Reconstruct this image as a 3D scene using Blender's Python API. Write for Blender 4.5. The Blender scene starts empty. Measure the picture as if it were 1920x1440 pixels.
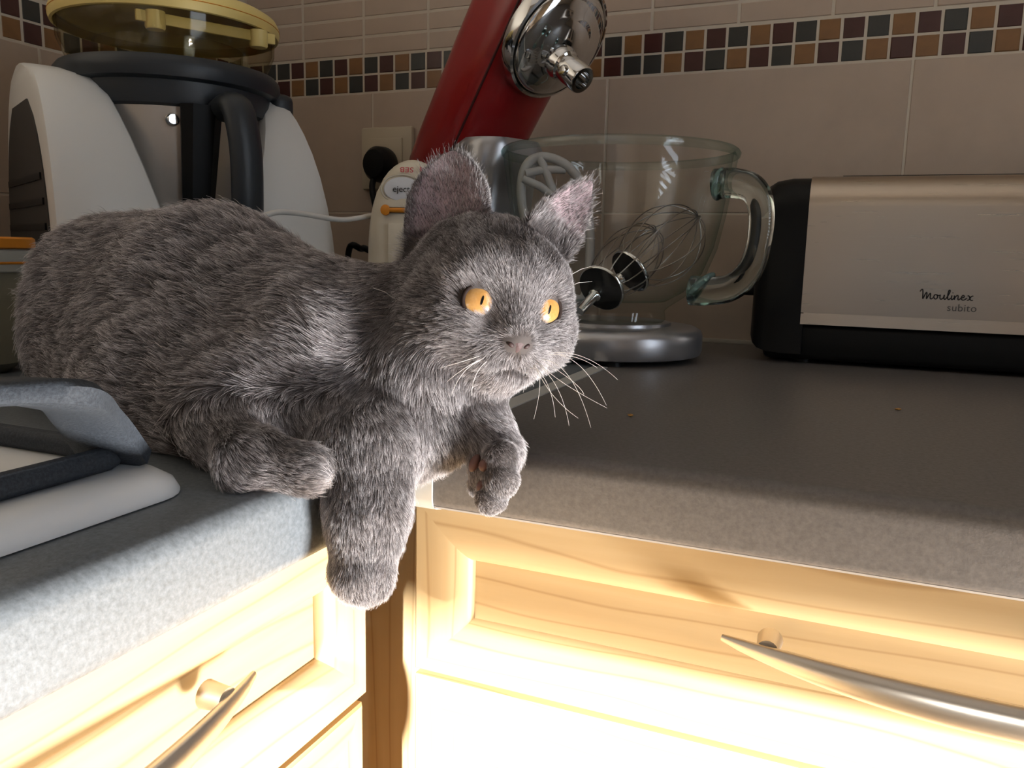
import bpy, bmesh, math, random
import numpy as np
from mathutils import Vector, Matrix
random.seed(7)
rng = np.random.default_rng(11)
S = bpy.context.scene
C = S.collection
PI = math.pi

# ------------------------------------------------------------------ camera
F_PX, W_PX, H_PX = 1542.6, 1920, 1440
CAM = np.array([0.0, 0.0, 1.003])
YAW, PIT, ROL = -0.39950047, -0.16084121, 0.0217535
_f = np.array([math.sin(YAW)*math.cos(PIT), math.cos(YAW)*math.cos(PIT), math.sin(PIT)])
_r = np.array([math.cos(YAW), -math.sin(YAW), 0.0])
_u = np.cross(_r, _f)
CR = _r*math.cos(ROL) + _u*math.sin(ROL)
CU = -_r*math.sin(ROL) + _u*math.cos(ROL)
CF = _f
cam_d = bpy.data.cameras.new('camera')
cam_d.sensor_fit = 'HORIZONTAL'
cam_d.sensor_width = 36.0
cam_d.lens = 36.0*F_PX/W_PX
cam_d.clip_start = 0.02
cam = bpy.data.objects.new('camera', cam_d)
C.objects.link(cam)
cam.matrix_world = Matrix(((CR[0], CU[0], -CF[0], CAM[0]), (CR[1], CU[1], -CF[1], CAM[1]),
                           (CR[2], CU[2], -CF[2], CAM[2]), (0, 0, 0, 1)))
S.camera = cam

# ------------------------------------------------------------------ light and exposure
S.view_settings.view_transform = 'Standard'
S.view_settings.look = 'None'
S.view_settings.gamma = 1.0
S.view_settings.use_curve_mapping = False
S.view_settings.exposure = 0.0
S.cycles.max_bounces = 8
S.cycles.diffuse_bounces = 4
S.cycles.glossy_bounces = 5
S.cycles.transmission_bounces = 8
S.cycles.transparent_max_bounces = 24
S.cycles.sample_clamp_indirect = 6.0
S.cycles.caustics_reflective = False
S.cycles.caustics_refractive = False
world = bpy.data.worlds.new('daylight')
world.use_nodes = True
S.world = world
bg = world.node_tree.nodes['Background']
bg.inputs[0].default_value = (0.62, 0.78, 1.0, 1)
bg.inputs[1].default_value = 0.12

def area_light(name, loc, direction, sx, sy, power, color, spread=PI):
    d = bpy.data.lights.new(name, 'AREA')
    d.shape = 'RECTANGLE'; d.size = sx; d.size_y = sy
    d.energy = power; d.color = color; d.spread = spread
    o = bpy.data.objects.new(name, d); C.objects.link(o)
    o.location = loc
    o.rotation_euler = Vector(direction).to_track_quat('-Z', 'Y').to_euler()
    return o
# bright daylight entering low by the glazed door in the right wall, below its nearly lowered roller shutter
area_light('door_daylight', (1.185, 0.12, 0.165), (-1, 0, 0), 0.50, 0.30, 106, (1.0, 0.98, 0.95))
# and dimmer sky light between the slats of the shutter above
area_light('shutter_daylight', (1.40, 0.0, 1.20), (-1, 0, 0), 0.72, 1.6, 26, (0.78, 0.88, 1.0))
# daylight entering by the window behind the camera
area_light('window_daylight', (0.24, -1.185, 1.03), (0, 1, 0.0), 0.70, 0.8, 0.3, (0.82, 0.89, 1.0))
sun_d = bpy.data.lights.new('sun', 'SUN')
sun_d.energy = 22.0
sun_d.color = (1.0, 0.97, 0.90)
sun_d.angle = math.radians(1.6)
sun = bpy.data.objects.new('sun', sun_d); C.objects.link(sun)
SUN_DIR = Vector((-0.12, 0.92, -0.37)).normalized()
sun.rotation_euler = SUN_DIR.to_track_quat('-Z', 'Y').to_euler()

# ------------------------------------------------------------------ measuring helpers (metres)
ZT = 0.900           # top of the worktops
ZB = 0.8615          # underside of the worktops
YF = 0.3834          # front of the worktop along the back wall
XF = -0.2214         # front of the worktop along the left wall
YW = 1.0             # tiled back wall
XW = -0.851          # tiled left wall
def ray(px, py):
    return CF + CR*((px-960)/F_PX) - CU*((py-720)/F_PX)
def U(px, py, d):
    return CAM + ray(px, py)*d
def onZ(px, py, z):
    v = ray(px, py); return CAM + v*((z-CAM[2])/v[2])
def onY(px, py, y):
    v = ray(px, py); return CAM + v*(y/v[1])
def onX(px, py, x):
    v = ray(px, py); return CAM + v*(x/v[0])

# ------------------------------------------------------------------ materials
MATS = {}
def mat(name, color=(0.8, 0.8, 0.8), rough=0.5, metal=0.0, spec=0.5, coat=0.0, coat_rough=0.05, trans=0.0, ior=1.45,
        var=None, scale=20.0, stretch=(1, 1, 1), detail=4.0, bump=0.0, bump_scale=None, rough_var=0.0):
    """Principled material; var = second colour mixed in by noise; bump = noise relief."""
    if name in MATS: return MATS[name]
    m = bpy.data.materials.new(name); m.use_nodes = True
    nt = m.node_tree; N = nt.nodes; L = nt.links
    b = N['Principled BSDF']
    b.inputs['Base Color'].default_value = (*color, 1)
    b.inputs['Roughness'].default_value = rough
    b.inputs['Metallic'].default_value = metal
    b.inputs['Specular IOR Level'].default_value = spec
    b.inputs['Coat Weight'].default_value = coat
    b.inputs['Coat Roughness'].default_value = coat_rough
    b.inputs['Transmission Weight'].default_value = trans
    b.inputs['IOR'].default_value = ior
    if var is not None or bump or rough_var:
        tc = N.new('ShaderNodeTexCoord'); mp = N.new('ShaderNodeMapping')
        mp.inputs['Scale'].default_value = stretch
        L.new(tc.outputs['Object'], mp.inputs['Vector'])
        nz = N.new('ShaderNodeTexNoise')
        nz.inputs['Scale'].default_value = scale; nz.inputs['Detail'].default_value = detail
        nz.inputs['Roughness'].default_value = 0.65
        L.new(mp.outputs['Vector'], nz.inputs['Vector'])
        if var is not None:
            rp = N.new('ShaderNodeMapRange'); rp.inputs['From Min'].default_value = 0.32; rp.inputs['From Max'].default_value = 0.68
            mx = N.new('ShaderNodeMix'); mx.data_type = 'RGBA'
            mx.inputs['A'].default_value = (*color, 1); mx.inputs['B'].default_value = (*var, 1)
            L.new(nz.outputs['Fac'], rp.inputs['Value']); L.new(rp.outputs['Result'], mx.inputs['Factor'])
            L.new(mx.outputs['Result'], b.inputs['Base Color'])
        if rough_var:
            rr = N.new('ShaderNodeMapRange')
            rr.inputs['To Min'].default_value = max(0.02, rough-rough_var); rr.inputs['To Max'].default_value = rough+rough_var
            L.new(nz.outputs['Fac'], rr.inputs['Value']); L.new(rr.outputs['Result'], b.inputs['Roughness'])
        if bump:
            bn = N.new('ShaderNodeBump'); bn.inputs['Strength'].default_value = bump; bn.inputs['Distance'].default_value = 0.001
            src = nz
            if bump_scale:
                src = N.new('ShaderNodeTexNoise'); src.inputs['Scale'].default_value = bump_scale; src.inputs['Detail'].default_value = 3
                L.new(mp.outputs['Vector'], src.inputs['Vector'])
            L.new(src.outputs['Fac'], bn.inputs['Height']); L.new(bn.outputs['Normal'], b.inputs['Normal'])
    MATS[name] = m
    return m

def wood(name, axis):
    """Pale maple with fine grain lines running along the given axis (0 x, 1 y, 2 z)."""
    m = bpy.data.materials.new(name); m.use_nodes = True
    nt = m.node_tree; N = nt.nodes; L = nt.links
    b = N['Principled BSDF']; b.inputs['Roughness'].default_value = 0.45; b.inputs['Specular IOR Level'].default_value = 0.3
    tc = N.new('ShaderNodeTexCoord')
    w = [1.0, 1.0, 1.0]; w[axis] = 0.0
    dt = N.new('ShaderNodeVectorMath'); dt.operation = 'DOT_PRODUCT'; dt.inputs[1].default_value = w
    L.new(tc.outputs['Object'], dt.inputs[0])
    mp = N.new('ShaderNodeMapping'); sc = [14.0, 14.0, 14.0]; sc[axis] = 2.6
    mp.inputs['Scale'].default_value = sc; L.new(tc.outputs['Object'], mp.inputs['Vector'])
    n1 = N.new('ShaderNodeTexNoise'); n1.inputs['Scale'].default_value = 1.0; n1.inputs['Detail'].default_value = 2.5
    L.new(mp.outputs['Vector'], n1.inputs['Vector'])
    sp = N.new('ShaderNodeMath'); sp.operation = 'MULTIPLY'; sp.inputs[1].default_value = 62.0; L.new(dt.outputs['Value'], sp.inputs[0])
    ds = N.new('ShaderNodeMath'); ds.operation = 'MULTIPLY_ADD'; ds.inputs[1].default_value = 3.2
    L.new(n1.outputs['Fac'], ds.inputs[0]); L.new(sp.outputs[0], ds.inputs[2])
    fr = N.new('ShaderNodeMath'); fr.operation = 'FRACT'; L.new(ds.outputs[0], fr.inputs[0])
    rp = N.new('ShaderNodeValToRGB'); e = rp.color_ramp.elements
    e[0].position = 0.0; e[0].color = (0.44, 0.300, 0.150, 1)
    e[1].position = 0.07; e[1].color = (0.545, 0.400, 0.222, 1)
    k = e.new(0.45); k.color = (0.585, 0.438, 0.250, 1)
    k = e.new(0.93); k.color = (0.560, 0.412, 0.230, 1)
    k = e.new(1.0); k.color = (0.44, 0.300, 0.150, 1)
    L.new(fr.outputs[0], rp.inputs['Fac'])
    mp2 = N.new('ShaderNodeMapping'); sc = [160.0, 160.0, 160.0]; sc[axis] = 9.0
    mp2.inputs['Scale'].default_value = sc; L.new(tc.outputs['Object'], mp2.inputs['Vector'])
    n2 = N.new('ShaderNodeTexNoise'); n2.inputs['Scale'].default_value = 1.0; n2.inputs['Detail'].default_value = 3.0
    L.new(mp2.outputs['Vector'], n2.inputs['Vector'])
    mx = N.new('ShaderNodeMix'); mx.data_type = 'RGBA'; mx.blend_type = 'MULTIPLY'
    mx.inputs['B'].default_value = (0.86, 0.80, 0.72, 1)
    L.new(n2.outputs['Fac'], mx.inputs['Factor']); L.new(rp.outputs['Color'], mx.inputs['A'])
    L.new(mx.outputs['Result'], b.inputs['Base Color'])
    MATS[name] = m
    return m

def thin_glass(name, tint, edge, rough=0.02, base=0.035):
    """Clear wall of glass or plastic: transparent, mirror like at grazing angles, tinted where seen edge on."""
    m = bpy.data.materials.new(name); m.use_nodes = True
    nt = m.node_tree; N = nt.nodes; L = nt.links
    N.remove(N['Principled BSDF']); out = N['Material Output']
    lw = N.new('ShaderNodeLayerWeight'); lw.inputs['Blend'].default_value = 0.25
    mx = N.new('ShaderNodeMix'); mx.data_type = 'RGBA'
    mx.inputs['A'].default_value = (*tint, 1); mx.inputs['B'].default_value = (*edge, 1)
    pw = N.new('ShaderNodeMath'); pw.operation = 'POWER'; pw.inputs[1].default_value = 2.1
    L.new(lw.outputs['Facing'], pw.inputs[0]); L.new(pw.outputs[0], mx.inputs['Factor'])
    tr = N.new('ShaderNodeBsdfTransparent'); L.new(mx.outputs['Result'], tr.inputs['Color'])
    gl = N.new('ShaderNodeBsdfGlossy'); gl.inputs['Roughness'].default_value = rough
    fr = N.new('ShaderNodeMath'); fr.operation = 'POWER'; fr.inputs[1].default_value = 4.0
    L.new(lw.outputs['Facing'], fr.inputs[0])
    ad = N.new('ShaderNodeMath'); ad.operation = 'MULTIPLY_ADD'; ad.inputs[1].default_value = 0.6; ad.inputs[2].default_value = base
    L.new(fr.outputs[0], ad.inputs[0])
    ms = N.new('ShaderNodeMixShader')
    L.new(ad.outputs[0], ms.inputs[0]); L.new(tr.outputs[0], ms.inputs[1]); L.new(gl.outputs[0], ms.inputs[2])
    L.new(ms.outputs[0], out.inputs['Surface'])
    MATS[name] = m
    return m

# ------------------------------------------------------------------ mesh helpers
def link(name, data, m=None, parent=None):
    o = bpy.data.objects.new(name, data); C.objects.link(o)
    if m is not None and hasattr(data, 'materials') and len(data.materials) == 0: data.materials.append(m)
    if parent is not None: o.parent = parent
    return o
def from_bm(name, bm, m, parent=None, smooth=True, angle=40):
    me = bpy.data.meshes.new(name)
    bmesh.ops.recalc_face_normals(bm, faces=bm.faces)
    bm.to_mesh(me); bm.free()
    if smooth:
        me.shade_smooth()
        me.set_sharp_from_angle(angle=math.radians(angle))
    return link(name, me, m, parent)
def from_pd(name, v, f, m, parent=None, smooth=True, angle=40):
    bm = bmesh.new()
    vs = [bm.verts.new(tuple(float(c) for c in p)) for p in v]
    for q in f:
        try: bm.faces.new([vs[i] for i in q])
        except ValueError: pass
    return from_bm(name, bm, m, parent, smooth, angle)
def tag(o, label, cat, group=None, kind=None):
    o['label'] = label
    if cat: o['category'] = cat
    if group: o['group'] = group
    if kind: o['kind'] = kind
    return o
def thing(name, loc, label, cat, rz=0.0, group=None):
    o = bpy.data.objects.new(name, None); C.objects.link(o)
    o.empty_display_size = 0.02
    o.location = loc; o.rotation_euler = (0, 0, rz)
    return tag(o, label, cat, group)
def struct(o, label=None):
    o['kind'] = 'structure'
    if label: o['label'] = label
    return o
def bm_box(bm, lo, hi, bev=0.0, seg=2, edges=None):
    lo = Vector(lo); hi = Vector(hi)
    r = bmesh.ops.create_cube(bm, size=1.0)
    vs = r['verts']
    c = (lo+hi)/2; s = hi-lo
    for v in vs: v.co = Vector((v.co.x*s.x, v.co.y*s.y, v.co.z*s.z)) + c
    if bev > 0:
        es = list({e for v in vs for e in v.link_edges})
        if edges: es = [e for e in es if edges(e)]
        bmesh.ops.bevel(bm, geom=es, offset=bev, segments=seg, profile=0.5, affect='EDGES')
def box(name, lo, hi, m, parent=None, bev=0.0, seg=2):
    bm = bmesh.new(); bm_box(bm, lo, hi, bev, seg)
    return from_bm(name, bm, m, parent)
def lathe(prof, n=64, a0=0.0, a1=2*PI):
    """Surface of revolution about z from (radius, z) pairs; returns verts, faces."""
    full = abs(a1-a0-2*PI) < 1e-6
    m_ = n if full else n+1
    V = []; Fc = []
    for r, z in prof:
        for i in range(m_):
            a = a0+(a1-a0)*i/n
            V.append((r*math.cos(a), r*math.sin(a), z))
    for j in range(len(prof)-1):
        for i in range(n):
            i2 = (i+1) % m_ if full else i+1
            Fc.append((j*m_+i, j*m_+i2, (j+1)*m_+i2, (j+1)*m_+i))
    return V, Fc
def lathe_obj(name, prof, m, parent=None, n=64, M=None, angle=40):
    V, Fc = lathe(prof, n)
    bm = bmesh.new()
    vs = [bm.verts.new(p) for p in V]
    for q in Fc: bm.faces.new([vs[i] for i in q])
    bmesh.ops.remove_doubles(bm, verts=bm.verts, dist=1e-6)
    if M is not None: bmesh.ops.transform(bm, matrix=M, verts=bm.verts)
    return from_bm(name, bm, m, parent, True, angle)
def frame_along(pts):
    pts = [Vector(p) for p in pts]; T = []
    for i in range(len(pts)):
        a = pts[max(0, i-1)]; b = pts[min(len(pts)-1, i+1)]
        T.append((b-a).normalized())
    ref = Vector((0, 0, 1)) if abs(T[0].z) < 0.9 else Vector((1, 0, 0))
    n = (ref - T[0]*ref.dot(T[0])).normalized(); out = []
    for t in T:
        n = (n - t*n.dot(t)).normalized()
        out.append((n, t.cross(n)))
    return pts, T, out
def bm_tube(bm, pts, rad, seg=10, closed=False, flat=(1.0, 1.0), cap=True):
    pts, T, fr = frame_along(pts)
    if not hasattr(rad, '__len__'): rad = [rad]*len(pts)
    rings = []
    for p, (n, b), r in zip(pts, fr, rad):
        rings.append([bm.verts.new(p + n*(r*flat[0]*math.cos(2*PI*k/seg)) + b*(r*flat[1]*math.sin(2*PI*k/seg))) for k in range(seg)])
    m_ = len(rings)
    for i in range(m_ if closed else m_-1):
        A = rings[i]; B = rings[(i+1) % m_]
        for k in range(seg): bm.faces.new((A[k], A[(k+1) % seg], B[(k+1) % seg], B[k]))
    if cap and not closed:
        bm.faces.new(rings[0][::-1]); bm.faces.new(rings[-1])
def tube(name, pts, rad, m, parent=None, seg=10, closed=False, flat=(1.0, 1.0)):
    bm = bmesh.new(); bm_tube(bm, pts, rad, seg, closed, flat)
    return from_bm(name, bm, m, parent, True, 60)
def spline(pts, n=8):
    """Catmull Rom through the points."""
    P = [np.array(p, float) for p in pts]
    P = [2*P[0]-P[1]] + P + [2*P[-1]-P[-2]]
    out = []
    for i in range(1, len(P)-2):
        for k in range(n):
            t = k/n
            out.append(0.5*((2*P[i]) + (P[i+1]-P[i-1])*t + (2*P[i-1]-5*P[i]+4*P[i+1]-P[i+2])*t*t + (3*P[i]-P[i-1]-3*P[i+1]+P[i+2])*t**3))
    out.append(P[-2])
    return out
def prism(name, prof, axis, a0, a1, m, parent=None, angle=30):
    """Closed 2D profile extruded along x or y; profile pairs are (other horizontal axis, z)."""
    bm = bmesh.new(); ends = []
    for a in (a0, a1):
        ends.append([bm.verts.new((a, q, z) if axis == 'x' else (q, a, z)) for q, z in prof])
    n = len(prof)
    for i in range(n): bm.faces.new((ends[0][i], ends[0][(i+1) % n], ends[1][(i+1) % n], ends[1][i]))
    bm.faces.new(ends[0][::-1]); bm.faces.new(ends[1])
    return from_bm(name, bm, m, parent, True, angle)
def text_obj(name, body, size, M, m, parent, shear=0.0, extrude=0.0001, spacing=1.0):
    cu = bpy.data.curves.new(name, 'FONT'); cu.body = body; cu.size = size
    cu.align_x = 'CENTER'; cu.align_y = 'CENTER'; cu.shear = shear; cu.extrude = extrude; cu.space_character = spacing
    cu.materials.append(m)
    o = bpy.data.objects.new(name, cu); C.objects.link(o)
    bpy.context.view_layer.update()
    me = bpy.data.meshes.new_from_object(o.evaluated_get(bpy.context.evaluated_depsgraph_get()))
    bpy.data.objects.remove(o); bpy.data.curves.remove(cu)
    me.name = name
    me.transform(M if parent is None else parent_world(parent).inverted() @ M)
    if len(me.materials) == 0: me.materials.append(m)
    o = link(name, me, m, parent)
    return o
def parent_world(p):
    Mx = Matrix.LocRotScale(p.location, p.rotation_euler, p.scale)
    q = p.parent
    while q is not None:
        Mx = Matrix.LocRotScale(q.location, q.rotation_euler, q.scale) @ Mx; q = q.parent
    return Mx
def keep_world(o, parent):
    o.parent = parent; o.matrix_parent_inverse = parent_world(parent).inverted()
    return o
def basis(X, Y, Z, o):
    return Matrix(((X[0], Y[0], Z[0], o[0]), (X[1], Y[1], Z[1], o[1]), (X[2], Y[2], Z[2], o[2]), (0, 0, 0, 1)))

# ------------------------------------------------------------------ shared materials
M_wall = mat('grout', (0.58, 0.52, 0.43), 0.9, bump=0.3, scale=300)
M_tile = mat('beige_tile', (0.50, 0.40, 0.315), 0.40, var=(0.43, 0.345, 0.275), scale=9, spec=0.4, bump=0.05, bump_scale=90)
M_paint = mat('room_paint', (0.20, 0.17, 0.14), 0.9)
M_ceil = mat('ceiling_paint', (0.5, 0.48, 0.46), 0.9)
M_floor = mat('floor_tile', (0.34, 0.28, 0.22), 0.45, var=(0.30, 0.25, 0.19), scale=4)
M_white_frame = mat('white_frame', (0.80, 0.80, 0.78), 0.4)
M_cara = mat('caramel_mosaic', (0.25, 0.125, 0.048), 0.28, var=(0.20, 0.10, 0.04), scale=40)
M_burg = mat('burgundy_mosaic', (0.075, 0.028, 0.024), 0.25, var=(0.06, 0.022, 0.018), scale=40)
M_slate = mat('slate_mosaic', (0.045, 0.045, 0.040), 0.25, var=(0.037, 0.038, 0.035), scale=40)
M_wx = wood('maple_along_x', 0)
M_wy = wood('maple_along_y', 1)
M_wz = wood('maple_upright', 2)
M_top = mat('concrete_look_laminate', (0.155, 0.141, 0.133), 0.36, var=(0.112, 0.102, 0.096), scale=380, detail=4, spec=0.45, bump=0.12, bump_scale=900, rough_var=0.06)
M_top2 = mat('pale_concrete_laminate', (0.172, 0.191, 0.210), 0.40, var=(0.105, 0.116, 0.127), scale=420, detail=5, spec=0.45, bump=0.12, bump_scale=900)
M_alu = mat('brushed_aluminium', (0.62, 0.60, 0.58), 0.34, metal=1.0, rough_var=0.06, scale=400)
M_strip = mat('pale_aluminium_strip', (0.60, 0.60, 0.58), 0.45, metal=0.35)
M_nickel = mat('satin_nickel', (0.55, 0.50, 0.44), 0.32, metal=1.0)
M_dark = mat('dark_gap', (0.02, 0.018, 0.016), 0.8)

# ------------------------------------------------------------------ room shell
RX, RY = 1.20, -1.20       # right wall, wall behind the camera
ZC = 2.5
struct(box('floor', (XW-0.2, RY-0.2, -0.05), (RX+1.5, YW+0.2, 0.0), M_floor), 'beige tiled kitchen floor')
struct(box('ceiling', (XW-0.2, RY-0.2, ZC), (RX+0.2, YW+0.2, ZC+0.1), M_ceil), 'plain pale ceiling')
GD = 0.0007                # grout lies this far behind the tile faces
wall_back = struct(box('wall_back', (XW-0.15, YW+GD, 0.0), (RX+0.2, YW+0.15, ZC), M_wall), 'beige tiled back wall with a mosaic band')
wall_left = struct(box('wall_left', (XW-0.15, RY-0.2, 0.0), (XW-GD, YW+0.1, ZC), M_wall), 'beige tiled side wall with a mosaic band')
def wall_with_hole(name, axis, at, thick, a0, a1, h0, h1, z0, z1):
    bm = bmesh.new()
    def slab(p0, p1, q0, q1):
        if p1 <= p0 or q1 <= q0: return
        if axis == 'x': bm_box(bm, (at, p0, q0), (at+thick, p1, q1))
        else: bm_box(bm, (p0, at-thick, q0), (p1, at, q1))
    slab(a0, h0, 0, ZC); slab(h1, a1, 0, ZC); slab(h0, h1, 0, z0); slab(h0, h1, z1, ZC)
    return struct(from_bm(name, bm, M_paint, None, False))
wall_with_hole('wall_right', 'x', RX, 0.15, RY-0.2, YW+0.15, -0.20, 0.39, 0.01, 2.05)
wall_with_hole('wall_rear', 'y', RY, 0.15, XW-0.15, RX+0.2, -0.12, 0.60, 0.60, 2.15)
# roller shutters half lowered over both openings
M_shut = mat('grey_shutter', (0.55, 0.56, 0.57), 0.6)
def shutter(name, axis, at, h0, h1, z0, z1, gap):
    """Slatted roller shutter; each slat a piece. gap = open share of the pitch."""
    root = struct(bpy.data.objects.new(name, None)); C.objects.link(root)
    z = z0; hh = 0.050; bm = bmesh.new(); t = hh*(1-gap)
    if axis == 'x': bm_box(bm, (at+0.05, h0, 0), (at+0.058, h1, t))
    else: bm_box(bm, (h0, at-0.058, 0), (h1, at-0.05, t))
    first = from_bm('slat', bm, M_shut, root, False); first.location.z = z0
    while z+hh+t < z1:
        z += hh
        o = first.copy(); C.objects.link(o); o.location.z = z
shutter('window_1', 'x', RX, -0.20, 0.39, 0.34, 2.06, 0.42)
shutter('window_2', 'y', RY, -0.12, 0.60, 1.450, 2.17, 0.02)

# ------------------------------------------------------------------ wall tiles, each a piece of its wall
def tile_mesh(name, w, h, m, axis, t=0.004, ch=0.0009):
    """Tile lying in a wall, face towards the room, centred on its face."""
    bm = bmesh.new()
    o = [(-w/2, -h/2), (w/2, -h/2), (w/2, h/2), (-w/2, h/2)]
    i = [(-w/2+ch, -h/2+ch), (w/2-ch, -h/2+ch), (w/2-ch, h/2-ch), (-w/2+ch, h/2-ch)]
    def P(a, z, dep): return (a, dep, z) if axis == 'y' else (-dep, a, z)
    f = [bm.verts.new(P(a, z, 0)) for a, z in i]
    e = [bm.verts.new(P(a, z, ch)) for a, z in o]
    b = [bm.verts.new(P(a, z, t)) for a, z in o]
    bm.faces.new(f)
    for k in range(4):
        bm.faces.new((f[k], f[(k+1) % 4], e[(k+1) % 4], e[k])); bm.faces.new((e[k], e[(k+1) % 4], b[(k+1) % 4], b[k]))
    bm.faces.new(b)
    bmesh.ops.recalc_face_normals(bm, faces=bm.faces)
    me = bpy.data.meshes.new(name); bm.to_mesh(me); bm.free(); me.materials.append(m)
    return me
PM = 0.0243                     # mosaic pitch
ZMB, ZMM, ZMT = 1.003+0.2086, 1.003+0.2323, 1.003+0.2560
mos = {}
for ax in 'yx':
    for k, mm in (('A', M_cara), ('B', M_burg), ('C', M_slate)):
        mos[ax+k] = tile_mesh('mosaic_tile', PM-0.0026, PM-0.0026, mm, ax)
top_seq = {n: c for n, c in zip(range(-1, 11), 'CBACBACBACBC')}
bot_seq = {n: c for n, c in zip(range(-1, 10), 'BACBACBACBA')}
top_seq.update({n: c for n, c in zip(range(11, 19), 'ABCABCAB')}); bot_seq.update({n: c for n, c in zip(range(10, 18), 'CBACBACB')})
top_seq.update({n: c for n, c in zip(range(19, 37), 'CABCABCABCABCABCAB')})
bot_seq.update({n: c for n, c in zip(range(18, 37), 'ABCCABCABCABCABABCA')})
for n in range(-3, 46):
    for row, seq in ((0, bot_seq), (1, top_seq)):
        c = seq.get(n, 'ABC'[(n+row) % 3])
        o = link('mosaic_tile', mos['y'+c], None, wall_back)
        o.location = (-0.77405+PM*(n+0.5), YW+random.uniform(-0.0003, 0.0003), (ZMB+ZMM)/2 if row == 0 else (ZMM+ZMT)/2)
lt = {0: 'B', 1: 'C', 2: 'B', 3: 'A', 4: 'B', 5: 'C'}; lb = {0: 'A', 1: 'B', 2: 'A', 3: 'C', 4: 'B', 5: 'A'}
for n in range(-2, 15):
    y0 = 0.6237+PM*n
    if y0+PM > YW: break
    for row, seq in ((0, lb), (1, lt)):
        c = seq.get(n, 'CAB'[(n+row) % 3])
        o = link('mosaic_tile', mos['x'+c], None, wall_left)
        o.location = (XW+random.uniform(-0.0003, 0.0003), y0+PM/2, (ZMB+ZMM)/2 if row == 0 else (ZMM+ZMT)/2)
# small relief tiles above the band
up_y = tile_mesh('relief_tile', 0.0994-0.0016, PM-0.0016, M_tile, 'y', ch=0.0016)
up_x = tile_mesh('relief_tile', 0.0994-0.0016, PM-0.0016, M_tile, 'x', ch=0.0016)
for r_ in range(9):
    zc = ZMT+PM*(r_+0.5)+0.001
    for k in range(-1, 13):
        xc = -0.7510+0.0994*(k+0.5)
        if xc-0.05 < XW: continue
        link('relief_tile', up_y, None, wall_back).location = (xc, YW+random.uniform(-0.0002, 0.0002), zc)
    for k in range(5):
        link('relief_tile', up_x, None, wall_left).location = (XW+random.uniform(-0.0002, 0.0002), 0.94-0.0994*k, zc)
# large tiles below it
TW = 0.333
rows_big = [(ZMB-0.1600, ZMB-0.0012), (ZMB-0.3215, ZMB-0.1615)]
for z0, z1 in rows_big:
    by = tile_mesh('wall_tile', TW-0.002, z1-z0, M_tile, 'y')
    bx_ = tile_mesh('wall_tile', TW-0.002, z1-z0, M_tile, 'x')
    for k in range(-3, 6):
        xc = 0.0279+TW*(k+0.5)
        lo, hi = xc-TW/2, xc+TW/2
        if hi < XW+0.02: continue
        if lo < XW:
            me = tile_mesh('wall_tile', hi-XW-0.002, z1-z0, M_tile, 'y'); link('wall_tile', me, None, wall_back).location = ((hi+XW)/2, YW, (z0+z1)/2)
        else: link('wall_tile', by, None, wall_back).location = (xc, YW, (z0+z1)/2)
    for k in range(5):
        link('wall_tile', bx_, None, wall_left).location = (XW, YW-0.001-TW*(k+0.5), (z0+z1)/2)

# ------------------------------------------------------------------ worktops
def nose(front, sgn, depth, lift=0.0):
    """Postformed worktop section: (across, z), rounded at the front. sgn = direction from front to back."""
    P = []; rt, rb = 0.0095, 0.0060
    for k in range(7):
        a = PI/2*k/6; P.append((front+sgn*(rt-rt*math.sin(a)), ZT-rt+rt*math.cos(a)+lift))
    for k in range(5):
        a = PI/2*k/4; P.append((front+sgn*(rb-rb*math.cos(a)), ZB+rb-rb*math.sin(a)))
    P.append((front+sgn*depth, ZB)); P.append((front+sgn*depth, ZT+lift))
    return P
JX = XF+0.0140               # right edge of the joint strip
w = prism('worktop', nose(YF, 1, YW-YF-0.006), 'x', JX-0.004, 1.198, M_top)
tag(w, 'dark grey concrete-look worktop along the back wall, under toaster and stand mixer', 'worktop')
prism('lit_edge_strip', [(YF+0.0056, ZB-0.0005), (YF+0.0030, ZB+0.0004), (YF+0.0014, ZB+0.0020), (YF+0.006, ZB+0.0020)], 'x', JX, 1.197, mat('painted_edge_light', (0.26, 0.245, 0.235), 0.6), w)  # pale strip along the bottom edge, its colour imitating light caught from below
w = prism('worktop', nose(XF, -1, XF-XW-0.001), 'y', -0.9, YW-0.006, M_top2)
tag(w, 'pale grey speckled worktop on the hob side, beneath the kitten', 'worktop')
# end profile of the worktop joint
bm = bmesh.new()
prof = nose(YF-0.0012, 1, 0.33, 0.0008)[:-2]
prof = [(0.712, ZT+0.0009)] + prof
prof[-1] = (prof[-1][0]+0.004, ZB-0.0012)
A = [bm.verts.new((XF+0.0006, q, z)) for q, z in prof]; B = [bm.verts.new((JX, q, z)) for q, z in prof]
A2 = [bm.verts.new((XF+0.0006, q+0.0015, z-0.0012)) for q, z in prof]; B2 = [bm.verts.new((JX, q+0.0015, z-0.0012)) for q, z in prof]
for i in range(len(prof)-1):
    bm.faces.new((A[i], A[i+1], B[i+1], B[i])); bm.faces.new((A2[i], B2[i], B2[i+1], A2[i+1]))
    bm.faces.new((A[i], A2[i], A2[i+1], A[i+1])); bm.faces.new((B[i], B[i+1], B2[i+1], B2[i]))
bm.faces.new((A[0], B[0], B2[0], A2[0])); bm.faces.new((A[-1], A2[-1], B2[-1], B[-1]))
tag(from_bm('joint_strip', bm, M_strip, None, True, 30), 'pale metal strip covering the joint between the two worktops', 'metal strip')
# dark sealing bead and pale bead where worktop meets the back wall
tag(box('sealant_bead', (-0.60, YW-0.006, ZT-0.001), (1.195, YW-0.0005, ZT+0.0045), mat('sealant', (0.42, 0.38, 0.32), 0.5), None, 0.0008),
    'thin pale sealant line where the back wall meets the worktop', 'sealant')

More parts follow.
